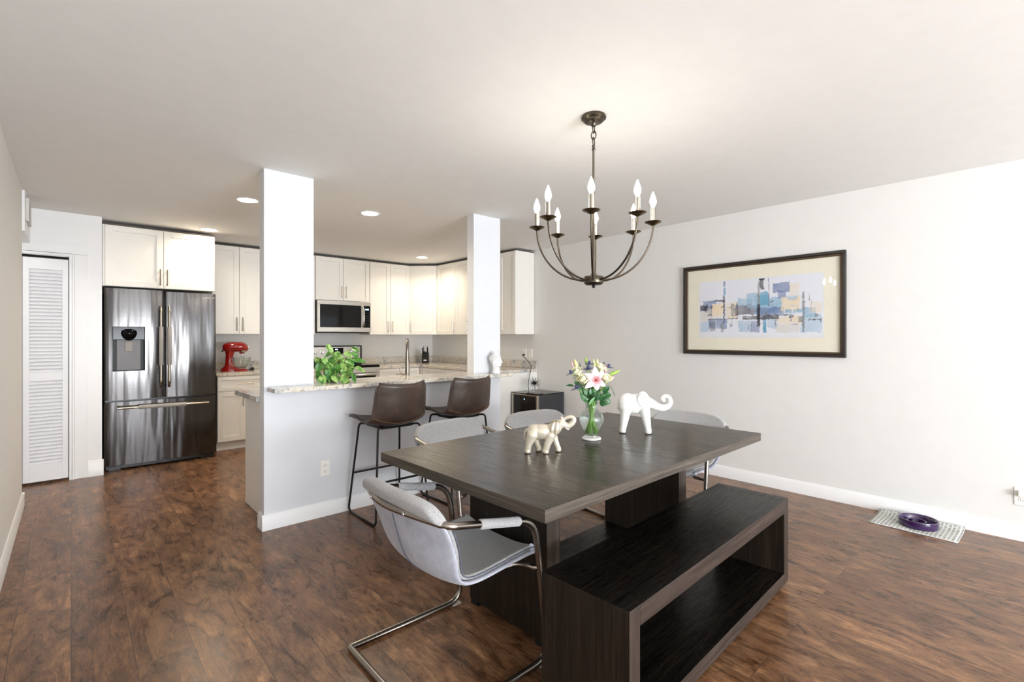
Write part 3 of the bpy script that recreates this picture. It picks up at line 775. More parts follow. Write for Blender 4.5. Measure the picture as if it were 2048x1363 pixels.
# ================================================================== CHANDELIER
CX, CY = 2.005, 1.58
r = thing('chandelier', 'dark bronze eight-arm candle chandelier above the dining table', 'chandelier', (CX, CY, H))
obj('canopy', MB().lathe([(.062, 0), (.064, -.006), (.064, -.014), (.055, -.022), (.050, -.024), (.047, -.030), (.02, -.034), (.014, -.040), (.012, -.052), (.001, -.053)], 36), 'bronze', r, smooth=45)
def link(c, a, ry=.013, rz=.022):
    return MB().tube([(c[0] + ry * math.cos(t_) * math.cos(a), c[1] + ry * math.cos(t_) * math.sin(a), c[2] + rz * math.sin(t_)) for t_ in [2 * PI * k / 16 for k in range(16)]], .003, 8, closed=True)
for k in range(3): obj('chain_link', link((0, 0, -.066 - k * .033), k * PI / 2 + .3), 'bronze', r, smooth=True)
HZ = 1.606 - H
obj('stem', MB().lathe([(.001, -.150), (.007, -.151), (.009, -.158), (.006, -.164), (.010, -.172), (.006, -.180), (.0058, HZ + .03)], 14), 'bronze', r, smooth=50)
hub = obj('hub', MB().lathe([(.001, HZ - .026), (.038, HZ - .025), (.048, HZ - .019), (.050, HZ - .015), (.050, HZ + .016), (.046, HZ + .020), (.02, HZ + .022), (.009, HZ + .040), (.001, HZ + .040)], 32), 'bronze', r, smooth=45)
obj('finial', MB().ball((0, 0, HZ - .033), .009, 14, 8), 'black_iron', r, smooth=True)
toc = math.atan2(-CY, -CX)
arm0 = None
CZ = 1.884 - H
for k in range(8):
    a = toc - R(2.0) + k * PI / 4
    pts = []
    for i in range(17):
        t_ = i / 16 * PI / 2
        pts.append((.045 + .252 * math.sin(t_) ** 1.0, 0, HZ + (CZ - HZ) * (1 - math.cos(t_)) ** 1.0))
    pts.append((.297, 0, CZ + .01))
    if arm0 is None:
        arm0 = obj('arm', MB().tube(pts, .0052, 10), 'bronze', r, smooth=60)
        c = (.297, 0, CZ)
        pan = obj('drip_pan', MB().lathe([(.008, -.010), (.014, -.006), (.028, .001), (.040, .006), (.042, .009), (.038, .008), (.027, .004), (.012, .001), (.001, .001)], 28, c), 'pan_bronze', arm0, smooth=50)
        slv = obj('candle_sleeve', MB().lathe([(.0115, .001), (.0115, .082), (.009, .084), (.001, .084)], 18, c), 'nickel', arm0, smooth=50)
        blb = obj('bulb', MB().lathe([(.007, .084), (.010, .090), (.0155, .104), (.0165, .114), (.013, .130), (.007, .148), (.0022, .160), (.0004, .163)], 16, c), 'bulb_glow', arm0, smooth=True)
        arm = arm0
    else:
        arm = arm0.copy(); COL.objects.link(arm)
        for q in (pan, slv, blb):
            q2 = q.copy(); COL.objects.link(q2); q2.parent = arm
    arm.rotation_euler = (0, 0, a)

# ================================================================== PICTURE
PX = XR
r = thing('framed_picture', 'large framed abstract print in blue and cream on the right wall', 'picture', (PX, 1.745, 1.573), PI / 2 * 3)
# local: x runs to -y world, y = depth (front at negative y), z up
PW, PH = 1.366, .850
PLOC = r
def rectframe(w, h, t0, y0, y1, inset=0):
    a, b = w / 2 - inset, h / 2 - inset; m = MB()
    for q in ((-a, a, b - t0, b), (-a, a, -b, -b + t0)): m.box(q[0], q[1], y0, y1, q[2], q[3])
    for q in ((-a, -a + t0), (a - t0, a)): m.box(q[0], q[1], y0, y1, -b + t0, b - t0)
    return m
plain('frame_dark', c255(44, 38, 34), .35); plain('frame_bronze', c255(92, 76, 60), .35, .5)
obj('frame', rectframe(PW, PH, .024, -.034, -.001), 'frame_dark', r, bevel=.003)
obj('inner_moulding', rectframe(PW, PH, .018, -.026, -.001, .024), 'frame_bronze', r, bevel=.006)
obj('mat_board', MB().box(-PW / 2 + .04, PW / 2 - .04, -.010, -.001, -PH / 2 + .04, PH / 2 - .04), 'mat_board', r)
# painted print as a vertex-coloured sheet
AW, AH = 1.035, .50
NX, NY = 320, 156
buf = [[(.86, .87, .90)] * NX for _ in range(NY)]
def rgb(*c): return c255(*c)[:3]
CR, DKB, MDB, LTB, TL, GY, PC, BL = rgb(232, 214, 184), rgb(44, 40, 66), rgb(88, 112, 164), rgb(144, 182, 208), rgb(60, 152, 188), rgb(122, 120, 118), rgb(212, 208, 198), rgb(24, 24, 36)
BG = rgb(226, 228, 236)
buf = [[BG for _ in range(NX)] for _ in range(NY)]
def wash(x0, y0, x1, y1, col, al=.8, edge=.10, seed=0):
    # patch given in the 0..1320 x 0..640 frame of the print (y down), with ragged painted edges
    for j in range(NY):
        for i in range(NX):
            X_ = i / NX * 1320; Y_ = j / NY * 640
            if X_ < x0 - 60 or X_ > x1 + 60 or Y_ < y0 - 60 or Y_ > y1 + 60: continue
            nx = noise.noise(Vector((X_ * .012, Y_ * .012, seed))) * 34 * edge * 10 * .5 + noise.noise(Vector((X_ * .05, Y_ * .05, seed + 5))) * 10
            ny = noise.noise(Vector((X_ * .012, Y_ * .012, seed + 9))) * 34 * edge * 10 * .5 + noise.noise(Vector((X_ * .05, Y_ * .05, seed + 15))) * 10
            if x0 < X_ + nx < x1 and y0 < Y_ + ny < y1:
                a = al * (.88 + .35 * noise.noise(Vector((X_ * .008, Y_ * .008, seed + 3))))
                a = max(0, min(1, a)); o_ = buf[j][i]
                buf[j][i] = tuple(o_[k] * (1 - a) + col[k] * a for k in range(3))
W = wash
W(40, 220, 200, 310, MDB, .8, seed=1); W(0, 270, 90, 340, DKB, .85, .05, 2); W(60, 290, 150, 380, DKB, .55, seed=3)
W(150, 260, 290, 420, CR, .9, seed=4); W(190, 215, 300, 240, BL, .85, .05, 5); W(0, 350, 150, 470, PC, .7, seed=6)
W(110, 440, 330, 560, MDB, .75, seed=7); W(120, 480, 190, 590, DKB, .5, seed=8); W(0, 480, 110, 600, LTB, .5, seed=9)
W(320, 260, 450, 440, CR, .75, seed=10); W(375, 270, 420, 420, GY, .7, .05, 11)
W(420, 290, 700, 400, DKB, .72, seed=12); W(450, 215, 620, 300, LTB, .7, seed=13); W(560, 160, 680, 330, LTB, .75, seed=14)
W(640, 190, 800, 400, LTB, .8, seed=15); W(700, 150, 790, 300, TL, .8, .06, 16); W(780, 220, 940, 400, LTB, .85, seed=17)
W(660, 330, 960, 420, MDB, .8, seed=18); W(840, 60, 1010, 170, MDB, .8, .1, 19); W(890, 150, 980, 240, MDB, .75, .1, 20)
W(920, 230, 1110, 380, CR, .9, seed=21); W(1000, 80, 1100, 210, CR, .55, seed=22); W(980, 210, 1080, 260, LTB, .6, seed=23)
W(960, 360, 1140, 400, TL, .65, .06, 24); W(860, 440, 1130, 520, CR, .8, seed=25); W(1130, 350, 1260, 450, LTB, .8, seed=26)
W(1200, 290, 1310, 400, CR, .6, seed=27); W(460, 480, 600, 600, LTB, .6, seed=28); W(600, 470, 700, 610, MDB, .6, seed=29)
W(735, 440, 770, 610, TL, .85, .04, 30); W(780, 460, 880, 560, LTB, .6, seed=31); W(860, 520, 1100, 610, PC, .7, seed=32)
W(1110, 430, 1310, 610, LTB, .55, seed=33); W(1130, 180, 1150, 610, GY, .85, .03, 34); W(1090, 440, 1140, 500, GY, .8, .05, 35)
W(255, 500, 290, 600, GY, .75, .04, 36); W(290, 0, 312, 60, MDB, .8, .02, 37); W(292, 70, 316, 160, TL, .85, .03, 38)
W(284, 160, 304, 500, DKB, .92, .03, 39); W(676, 40, 700, 310, GY, .85, .03, 40); W(700, 5, 740, 130, BL, .85, .04, 41); W(690, 0, 750, 22, BL, .9, .02, 42)
W(672, 280, 704, 540, BL, .92, .04, 43); W(520, 425, 900, 462, BL, .9, .05, 44); W(100, 440, 460, 450, BL, .85, .02, 45)
W(700, 415, 1040, 426, BL, .8, .02, 46); W(790, 0, 800, 320, DKB, .7, .02, 47); W(450, 240, 456, 440, BL, .7, .02, 48)
W(1180, 470, 1310, 480, BL, .9, .02, 49); W(1300, 470, 1312, 510, BL, .9, .02, 50); W(140, 280, 148, 420, BL, .65, .02, 51); W(1150, 270, 1156, 420, DKB, .6, .02, 52); W(1210, 260, 1215, 450, DKB, .6, .02, 53)
ra = random.Random(4)
for k in range(46):
    x_ = ra.uniform(20, 1280); y_ = min(590, max(150, ra.gauss(390, 90))); c_ = ra.choice([DKB, BL, BG, BG, LTB, MDB, GY])
    if ra.random() < .5: W(x_, y_, x_ + ra.uniform(4, 9), y_ + ra.uniform(30, 90), c_, .8, .03, 60 + k)
    elif ra.random() < .5: W(x_, y_, x_ + ra.uniform(40, 110), y_ + ra.uniform(4, 8), c_, .8, .03, 60 + k)
    else: W(x_, y_, x_ + ra.uniform(18, 50), y_ + ra.uniform(14, 40), c_, .7, .14, 60 + k)
me_b = MB(); me_b.grid(lambda u, v_: (-AW / 2 + AW * u, -.0108, -AH / 2 + AH * v_), NX - 1, NY - 1)
pr = obj('print', me_b, 'painted', r)
ca = pr.data.color_attributes.new('Col', 'FLOAT_COLOR', 'POINT')
flat_ = []
for j in range(NY):
    for i in range(NX): flat_ += [*buf[NY - 1 - j][i], 1.0]
ca.data.foreach_set('color', flat_)
pr.location = (0, 0, .008)
obj('print_border', MB().box(-AW / 2 - .012, AW / 2 + .012, -.0105, -.0099, -AH / 2 - .018, AH / 2 + .018), 'paper_edge', r)
obj('glazing', MB().add([(-PW / 2 + .04, -.0155, -PH / 2 + .04), (PW / 2 - .04, -.0155, -PH / 2 + .04), (PW / 2 - .04, -.0155, PH / 2 - .04), (-PW / 2 + .04, -.0155, PH / 2 - .04)], [(0, 1, 2, 3)]), 'pane_glass', r)

# ================================================================== OUTLETS
def outlet(name, label, loc, rz, plug=False, switch=False):
    r = thing(name, label, 'outlet', loc, rz)
    obj('cover_plate', MB().box(-.036, .036, -.006, -.0005, -.058, .058), 'white_plastic', r, bevel=.0025)
    for s_ in (-1, 1):
        if plug and s_ == 1: continue
        rc = obj('receptacle', MB().lathe([(.0165, 0), (.0165, .002), (.001, .002)], 20, mat=Matrix.Translation((0, -.006, s_ * .021)) @ Matrix.Rotation(R(90), 4, 'X')), 'white_plastic', r)
        obj('slots', MB().box(-.008, -.006, -.0086, -.0078, s_ * .021 - .004, s_ * .021 + .006).box(.005, .007, -.0086, -.0078, s_ * .021 - .003, s_ * .021 + .005).box(-.0015, .0015, -.0086, -.0078, s_ * .021 - .011, s_ * .021 - .007), 'void', rc)
    return r
outlet('wall_outlet', 'white duplex outlet low on the half wall left of the bar stools', (1.378, 3.565, .35), 0)
ro = outlet('wall_outlet', 'white duplex outlet with a plug low on the right wall at the frame edge', (XR, .108, .285), -PI / 2, plug=True)
r = thing('night_light_plug', 'small white plug-in adapter in the low right-wall outlet', 'plug', (XR - .0065, .108, .306), -PI / 2)
obj('adapter_body', MB().box(-.017, .019, -.034, 0, -.016, .02), 'white_plastic', r, bevel=.004)
outlet('wall_outlet', 'white outlet on the backsplash wall above the granite with black plug', (XR, 4.73, 1.095), -PI / 2, plug=True)
outlet('wall_outlet', 'bare white outlet just nearer than the plugged one above the granite', (XR, 4.62, 1.095), -PI / 2)

# ================================================================== WINE COOLER + ORNAMENTS
r = thing('wine_cooler', 'small black wine cooler with glass door standing by the right wall', 'wine cooler', (4.045, 4.46, 0), -PI / 2)
WW, WD, WH = .44, .47, .625
obj('cabinet_body', MB().box(0, WW, .035, WD, .015, WH), 'cooler_body', r, bevel=.004)
m = MB().box(0, .022, 0, .033, .02, WH).box(WW - .022, WW, 0, .033, .02, WH).box(.022, WW - .022, .008, .033, .02, .05).box(.022, WW - .022, .008, .033, WH - .02, WH)
dd = obj('door_frame', m, 'nickel', r, bevel=.003)
obj('glass_pane', MB().box(.022, WW - .022, .004, .012, .05, WH - .02), 'smoke_glass', dd)
obj('top_panel', MB().box(-.002, WW + .002, 0, WD, WH, WH + .008), 'black_gloss', r, bevel=.002)
obj('control_light', MB().ball((.22, .002, WH - .06), .0055, 10, 6), 'led_blue', r)
for x in (.04, WW - .04): obj('foot', MB().box(x - .02, x + .02, .06, .10, 0, .015), 'rubber', r)
for x in (.04, WW - .04): obj('foot', MB().box(x - .02, x + .02, WD - .10, WD - .06, 0, .015), 'rubber', r)
r = thing('urchin_ornament', 'black metal spiky burst ornament on top of the wine cooler', 'ornament', (4.20, 4.22, .6335))
m = MB().ball((0, 0, .115), .012, 10, 6)
rs = random.Random(3)
for k in range(64):
    z = 1 - 2 * (k + .5) / 64; a = k * 2.39996; q = math.sqrt(1 - z * z)
    L = .085 * rs.uniform(.85, 1.1); d = Vector((q * math.cos(a), q * math.sin(a), z))
    if z < -.75: continue
    c = Vector((0, 0, .115)); m.tube([c, c + d * L], [.0024, .0012], 5)
obj('spikes', m, 'black_iron', r)
m = MB()
for a in (0, 2.1, 4.2): m.tube([(0, 0, .115), (.035 * math.cos(a), .035 * math.sin(a), .002)], .002, 6)
obj('stand_legs', m, 'black_iron', r)
tag(obj('slate_coaster', MB().box(4.06, 4.16, 4.03, 4.22, .6335, .6405), 'black_plastic', bevel=.001), 'thin dark slab lying at the front corner of the wine cooler top', 'coaster')
# plug + cord from the backsplash outlet to the cooler
r = thing('power_cord', 'black power cord hanging from the backsplash outlet to the wine cooler', 'cord', (XR - .006, 4.73, 1.075))
obj('plug', MB().ball((-.018, 0, 0), (.02, .014, .013)), 'black_plastic', r, smooth=True)
pts = catmull([(-.035, 0, 0), (-.055, -.015, -.01), (-.06, -.08, -.05), (-.09, -.18, -.10), (-.13, -.255, -.15), (-.17, -.268, -.25), (-.20, -.275, -.35), (-.21, -.285, -.40), (-.215, -.30, -.432)], 6)
obj('cable', MB().tube(pts, .0045, 8), 'black_plastic', r, smooth=True)

# ================================================================== BUDDHA HEAD (generic carved head)
def organic(name, build, mat, parent, voxel=.004, smooth_it=6, sfac=.6, dec=None):
    m = build if isinstance(build, MB) else build()
    me = bpy.data.meshes.new(name + '_src'); me.from_pydata(m.v, [], m.f)
    o = bpy.data.objects.new(name + '_src', me); COL.objects.link(o)
    rm = o.modifiers.new('r', 'REMESH'); rm.mode = 'VOXEL'; rm.voxel_size = voxel
    sm = o.modifiers.new('s', 'SMOOTH'); sm.iterations = smooth_it; sm.factor = sfac
    dg = bpy.context.evaluated_depsgraph_get(); me2 = bpy.data.meshes.new_from_object(o.evaluated_get(dg))
    bpy.data.objects.remove(o); me2.name = name
    for p in me2.polygons: p.use_smooth = True
    me2.materials.clear(); me2.materials.append(M[mat])
    q = bpy.data.objects.new(name, me2); COL.objects.link(q); q.parent = parent; return q
r = thing('head_sculpture', 'white carved head sculpture with topknot on the granite ledge by the right post', 'sculpture', (2.955, 3.482, .970), R(-62))
m = MB()      # faces local -y ... built facing +x
m.lathe([(.040, 0), (.042, .008), (.036, .02), (.030, .05), (.034, .07)], 24, (0, 0, 0), sx=1.05)
m.ball((0, 0, .115), (.052, .046, .062), 24, 16)
m.ball((.012, 0, .088), (.040, .036, .036), 24, 16)
m.ball((-.008, 0, .135), (.054, .050, .046), 24, 16)
m.ball((-.010, 0, .178), (.026, .026, .022), 16, 10); m.ball((-.010, 0, .200), (.012, .012, .014), 12, 8)
m.tube([(.052, 0, .125), (.062, 0, .098)], [.004, .0085], 10)                     # nose
m.ball((.049, 0, .082), (.009, .014, .004), 12, 8); m.ball((.047, 0, .076), (.009, .012, .004), 12, 8)   # lips
for s_ in (-1, 1):
    m.ball((.043, s_ * .019, .117), (.009, .013, .006), 12, 8)
    m.tube([(.054, s_ * .006, .127), (.052, s_ * .02, .131), (.042, s_ * .034, .125)], .003, 6)
    m.tube([(.0, s_ * .048, .128), (-.002, s_ * .054, .105), (.0, s_ * .052, .075), (.002, s_ * .048, .062)], [.008, .009, .007, .006], 10)
hd = organic('carved_head', m, 'buddha_white', r, .0022, 2, .5)
cm = MB(); n_ = 90
for k in range(n_):
    z = 1 - 1.1 * (k + .5) / n_; a = k * 2.39996; q = math.sqrt(max(0, 1 - z * z)); d = Vector((q * math.cos(a), q * math.sin(a), z))
    p = Vector((-.008 + .055 * d.x, .051 * d.y, .137 + .047 * d.z))
    if p.x > .030 and p.z < .150: continue
    cm.ball(p, .0055, 8, 5)
obj('hair_curls', cm, 'buddha_white', r, smooth=True)

# ================================================================== DINING TABLE
TR = R(1.0)
TX, TY = 2.012, 1.622
r = thing('dining_table', 'large dark espresso wood dining table on two slab pedestals', 'table', (TX, TY, 0), TR)
TL, TW = 1.815, 1.07
tp = obj('tabletop', MB().box(-TL / 2, -.0006, -TW / 2, TW / 2, .7175, .7605).box(.0006, TL / 2, -TW / 2, TW / 2, .7175, .7605), 'table_wood', r, bevel=.0015)
tp.data.materials.append(M['table_edge_wood'])
for p in tp.data.polygons:
    if abs(p.normal.z) < .5: p.material_index = 1
def wooden(name, m, parent, top, side, zsel=.5, **k):
    o = obj(name, m, top, parent, **k); o.data.materials.append(M[side])
    return o
for x0 in (-.552, .562):
    p_ = obj('pedestal', MB().box(x0, x0 + .085, -.215, .30, .028, .717), 'black_wood_z', r, bevel=.002)
    p_.data.materials.append(M['edge_wood_z'])
    for q in p_.data.polygons:
        if q.normal.y < -.5: q.material_index = 1
obj('base_stretcher', MB().box(-.466, .561, -.215, .285, .04, .12), 'black_wood_x', r, bevel=.002)
for x in (-.545, .60):
    for y in (-.19, .25): obj('foot', MB().box(x, x + .04, y, y + .05, 0, .0275), 'rubber', r)
# slim rails under the top
obj('apron_rail', MB().box(-.46, .56, -.20, -.17, .68, .717).box(-.46, .56, .20, .23, .68, .717), 'black_wood_x', r)

# ================================================================== BENCH
r = thing('bench', 'black wood box-frame bench along the near side of the table', 'bench', (2.037, 1.078, 0), R(2.0))
BL_, BW, BH, BT = 1.532, .368, .46, .068
def edged(name, m, main, edge):
    o = obj(name, m, main, r, bevel=.0015); o.data.materials.append(M[edge])
    for q in o.data.polygons:
        if abs(q.normal.y) > .5: q.material_index = 1
    return o
ins = .062
edged('seat', MB().box(-BL_ / 2 + ins, BL_ / 2 - ins, -BW / 2, BW / 2, BH - BT, BH), 'black_wood_x', 'edge_wood_x')
for s_ in (-1, 1):
    a, b = (-BL_ / 2, -BL_ / 2 + ins - .0003) if s_ < 0 else (BL_ / 2 - ins + .0003, BL_ / 2)
    ep = edged('end_panel', MB().box(a, b, -BW / 2, BW / 2, .022, BH), 'black_wood_z', 'edge_wood_z')
    ep.data.materials.append(M['black_wood_x'])
    for q in ep.data.polygons:
        if q.normal.z > .5: q.material_index = 2
edged('lower_shelf', MB().box(-BL_ / 2 + ins, BL_ / 2 - ins, -BW / 2, BW / 2, .022, .022 + BT * .86), 'black_wood_x', 'edge_wood_x')
for x in (-.70, .66):
    for y in (-.15, .11): obj('foot', MB().box(x, x + .04, y, y + .04, 0, .0215), 'rubber', r)

# ================================================================== DINING CHAIRS
def chair():
    r = thing('dining_chair', 'grey upholstered cantilever armchair at the left head of the table, its back to us', 'chair', (1.15, 1.658, 0), 0, 'grey cantilever dining chairs')
    prof = catmull([(.300, 0, .398), (.292, 0, .418), (.262, 0, .430), (.18, 0, .427), (.08, 0, .417), (-.02, 0, .410), (-.10, 0, .424), (-.155, 0, .468), (-.190, 0, .54), (-.213, 0, .62), (-.232, 0, .69), (-.248, 0, .752)], 4)
    n = len(prof) - 1
    def hw(v):
        # half width along the profile
        z = prof[int(round(v * n))]
        q_ = max(0, min(1, (v - .5) / .38)); base_ = .234 + .052 * q_ * q_ * (3 - 2 * q_)
        t_ = max(0, (v - .90) / .10); base_ -= .060 * t_ ** 2.2
        f_ = max(0, (.10 - v) / .10); base_ -= .030 * f_ ** 2
        return base_
    def fn(u, v, ext=1.0):
        p = prof[int(round(v * n))]; s_ = u * 2 - 1; wv = hw(v) * ext
        bk_ = max(0, min(1, (v - .45) / .3)); st_ = 1 - bk_
        x = p.x + (.062 - .034 * max(0, (v - .7) / .3)) * bk_ * abs(s_) ** 2.2 + .0 * st_ - .02 * st_ * (abs(s_) ** 4) * (1 if v < .12 else 0)
        z = p.z + st_ * .020 * abs(s_) ** 3 - .010 * st_ * (1 - s_ * s_) - (.022 * abs(s_) ** 4 * max(0, (v - .8) / .2))
        return (x, wv * s_, z)
    obj('seat_shell', MB().shell(lambda u, v: fn(u, v * .90, 1.0), 22, int(n * .90), -.014, -.018 + .0005), 'blue_grey_suede', r, smooth=True, sub=1)
    def tk(u, v): return -.018 - (.030 * min(1, max(0, (v - .885) / .04)))
    pad = obj('upholstery_pad', MB().shell(lambda u, v: fn(u, v, .985), 22, n, tk, .004), 'grey_boucle', r, smooth=True, sub=1)
    # piping round the rim and back seam
    rim = [Vector(fn(0, j / n)) for j in range(0, int(n * .92))]
    for s_ in (0, 1):
        q = [Vector(fn(s_, j / n, 1.004)) + Vector((.0, 0, -.004)) for j in range(4, int(n * .90))]
        obj('piping', MB().tube(q, .0026, 6), 'piping_dark', r, smooth=True)
    seam = []
    for j in range(int(n * .52), int(n * .89)):
        a_ = Vector(fn(.5, j / n)); b_ = Vector(fn(.5, min(1, (j + 1) / n))); d = (b_ - a_).normalized(); nn = Vector((0, 1, 0)).cross(d)
        seam.append(a_ - Vector((d.z, 0, -d.x)) * .033)
    obj('back_seam', MB().tube(seam, .0022, 6), 'piping_dark', r, smooth=True)
    # tube frame: one bent loop
    rt = .0135
    half = [(-.285, 0, .690), (-.272, .14, .690), (-.228, .296, .688), (.16, .297, .606), (.245, .297, rt + 0)]
    path = [(-.287, .30, rt), (.285, .297, rt), (.206, .297, .588), (-.205, .294, .668), (-.262, .15, .684)]
    mir = [(p[0], -p[1], p[2]) for p in path[::-1]]
    pts = fillet([(-.287, 0, rt)] + path + [(-.286, 0, .686)] + mir + [(-.287, 0, rt)], {1: .006, 2: .085, 3: .085, 4: .035, 5: .12, 6: .08, 7: .12, 8: .035, 9: .085, 10: .085, 11: .006}, 7)
    obj('tube_frame', MB().tube(pts[:-1], rt, 12, closed=True), 'gunmetal', r, smooth=True)
    for s_ in (-1, 1):
        a = Vector((.206, s_ * .297, .588)); b = Vector((-.205, s_ * .294, .668)); d = b - a
        obj('arm_cover', MB().tube([a + d * .20, a + d * .215, a + d * .5, a + d * .66, a + d * .67], [.0150, .0185, .0178, .0185, .0150], 14), 'grey_boucle', r, smooth=60)
        obj('screw', MB().ball((-.268, s_ * .130, .684), .001, 6, 4).ball((-.280, s_ * .125, .684), (.004, .007, .007), 10, 6), 'chrome', r, smooth=True)
        obj('floor_pad', MB().box(.225, .275, s_ * .297 - .013, s_ * .297 + .013, 0, .004), 'cardboard', r)
    sup = fillet([(.222, -.295, .392), (.205, -.20, .388), (.02, -.17, .378), (.02, .17, .378), (.205, .20, .388), (.222, .295, .392)], .05, 5)
    obj('seat_support', MB().tube(sup, .0105, 10), 'gunmetal', r, smooth=True)
    return r
ch = chair()
G = 'grey cantilever dining chairs'
dup(ch, (1.915, 2.505, 0), R(-90 + 4), 'grey upholstered armchair on the far side of the table, nearer the left post', G)
dup(ch, (2.60, 2.41, 0), R(-90 - 7), 'grey upholstered armchair on the far side of the table, in front of the wine cooler', G)
dup(ch, (3.215, 1.79, 0), R(180 + 6), 'grey upholstered armchair at the right head of the table by the framed picture', G)

# ================================================================== BAR STOOLS
def stool():
    r = thing('bar_stool', 'brown leather bar stool with black legs, the left one of the pair', 'stool', (1.758, 3.30, 0), 0, 'brown leather bar stools')
    # faces +y; profile in (y,z): front lip -> seat -> back top
    prof = catmull([(0, .178, .682), (0, .170, .706), (0, .12, .710), (0, .03, .695), (0, -.06, .680), (0, -.135, .680), (0, -.192, .722), (0, -.218, .80), (0, -.234, .89), (0, -.250, .972)], 4)
    n = len(prof) - 1
    def hw(v):
        b = .222 if v < .55 else .222 - .030 * ((v - .55) / .45) ** 1.0
        b += .010 * math.sin(PI * min(1, v / .6)); t_ = max(0, (v - .93) / .07); b -= .012 * t_ ** 2
        f_ = max(0, (.10 - v) / .10); return b - .02 * f_ ** 2
    def fn(u, v):
        p = prof[int(round(v * n))]; s_ = u * 2 - 1
        bk_ = max(0, min(1, (v - .42) / .3)); st_ = 1 - bk_
        y = p.y + .060 * bk_ * abs(s_) ** 2.2
        z = p.z + st_ * .028 * abs(s_) ** 2.5 + bk_ * (.018 * abs(s_) ** 2 * (1 if v > .6 else 0))* max(0,(v-.6)/.4) + bk_ * st_ * .09 * s_ * s_
        return (-hw(v) * s_, y, z)
    obj('seat', MB().shell(fn, 24, n, .020, -.010), 'brown_leather', r, smooth=True, sub=1)
    def rimtube(s_): return [Vector(fn(s_, j / n)) for j in range(n + 1)]
    # stitched seam across the back, and along both sides
    q = []
    for i in range(25):
        u = i / 24; v = .69 - .060 * (1 - (2 * u - 1) ** 2); j = v * n; a_ = Vector(fn(u, int(j) / n)); b_ = Vector(fn(u, (int(j) + 1) / n)); p = a_.lerp(b_, j - int(j)); d = (b_ - a_).normalized()
        nn = Vector((1, 0, 0)).cross(d)
        q.append(p + (Vector((0, -d.z, d.y)).normalized()) * .0125)
    sm_ = MB()
    for a_, b_ in zip(q[:-1], q[1:]):
        for k in range(3):
            p0 = a_.lerp(b_, k / 3 + .04); p1 = a_.lerp(b_, k / 3 + .22); sm_.tube([p0, p1], .0016, 5)
    obj('stitching', sm_, 'stitch', r)
    e = MB()
    for s_ in (0, 1): e.tube([Vector(fn(s_, j / n)) for j in range(2, n)], .0075, 7)
    e.tube([Vector(fn(i / 24, 1.0)) for i in range(25)], .008, 7)
    obj('edge_piping', e, 'brown_leather', r, smooth=True)
    obj('underseat_plate', MB().box(-.13, .13, -.12, .11, .652, .672), 'black_iron', r, bevel=.006)
    rl = .0078
    for s_ in (-1, 1):
        for yy, zt in ((.232, 1), (-.205, -1)):
            top = (s_ * .168, .150 if zt > 0 else -.150, .672)
            pts = fillet([(s_ * .10, .10 if zt > 0 else -.10, .664), top, (s_ * .212, yy, .030), (s_ * .212, yy - zt * .03, rl)], {1: .03, 2: .02}, 5)
            obj('leg', MB().tube(pts, rl, 9), 'black_iron', r, smooth=True)
        obj('floor_runner', MB().tube([(s_ * .212, .205, rl), (s_ * .212, -.178, rl)], rl, 9), 'black_iron', r, smooth=True)
        obj('glide', MB().box(s_ * .212 - .010, s_ * .212 + .010, .17, .19, 0, .006).box(s_ * .212 - .010, s_ * .212 + .010, -.17, -.15, 0, .006), 'rubber', r)
    fz = .295
    def at(yy0, yy1, z): t_ = (z - .03) / (.672 - .03); return yy0 * (1 - t_) + yy1 * t_
    xx = at(.212, .168, fz)
    obj('footrest', MB().tube([(-xx, at(.232, .150, fz), fz), (xx, at(.232, .150, fz), fz)], rl, 9), 'black_iron', r, smooth=True)
    obj('rear_stretcher', MB().tube([(-xx, at(-.205, -.150, fz), fz), (xx, at(-.205, -.150, fz), fz)], rl, 9), 'black_iron', r, smooth=True)
    return r
st = stool()
dup(st, (2.385, 3.30, 0), R(1), 'brown leather bar stool with black legs, the right one of the pair', 'brown leather bar stools')

# ================================================================== MAT AND BOWL ON THE FLOOR
r = thing('paper_mat', 'printed grey paper mat with curled edge on the floor by the right wall', 'mat', (4.385, .612, 0), R(-1.5))
m = MB()
def pm(u, v):
    x = -.205 + .315 * u; y = -.235 + .47 * v
    z = .002 + .0 + max(0, u - .72) ** 1.6 * .17 + .006 * math.sin(v * 7) ** 2 * (1 - u) * .3
    return (x, y, z)
obj('sheet', m.grid(pm, 24, 20), 'printed_paper', r, smooth=True)
r.children and None
for q in [o for o in COL.objects if o.parent == r]:
    sd = q.modifiers.new('thick', 'SOLIDIFY'); sd.thickness = .0016; sd.offset = 1
m = MB(); m.tube([Vector(pm(0, k / 12)) + Vector((0, 0, .001)) for k in range(13)], .0024, 6); m.tube([Vector(pm(k / 12, 0)) + Vector((0, 0, .001)) for k in range(13)], .0020, 6)
obj('white_margin', m, 'paper_edge', r, smooth=True)
r = thing('slow_feeder_bowl', 'round purple pet bowl with raised spiral ridges on the paper mat', 'bowl', (4.345, .60, .0042))
obj('bowl', MB().lathe([(.098, 0), (.108, .004), (.112, .045), (.110, .052), (.105, .052), (.100, .046), (.094, .018), (.085, .014), (.001, .014)], 40), 'purple_glaze', r, smooth=45)
m = MB(); sp = []
for k in range(56):
    a = k / 55 * 2 * PI * 1.75; q = .018 + .058 * k / 55; sp.append((q * math.cos(a), q * math.sin(a), .0305))
vs = []; 
m.tube(sp, .0055, 8)
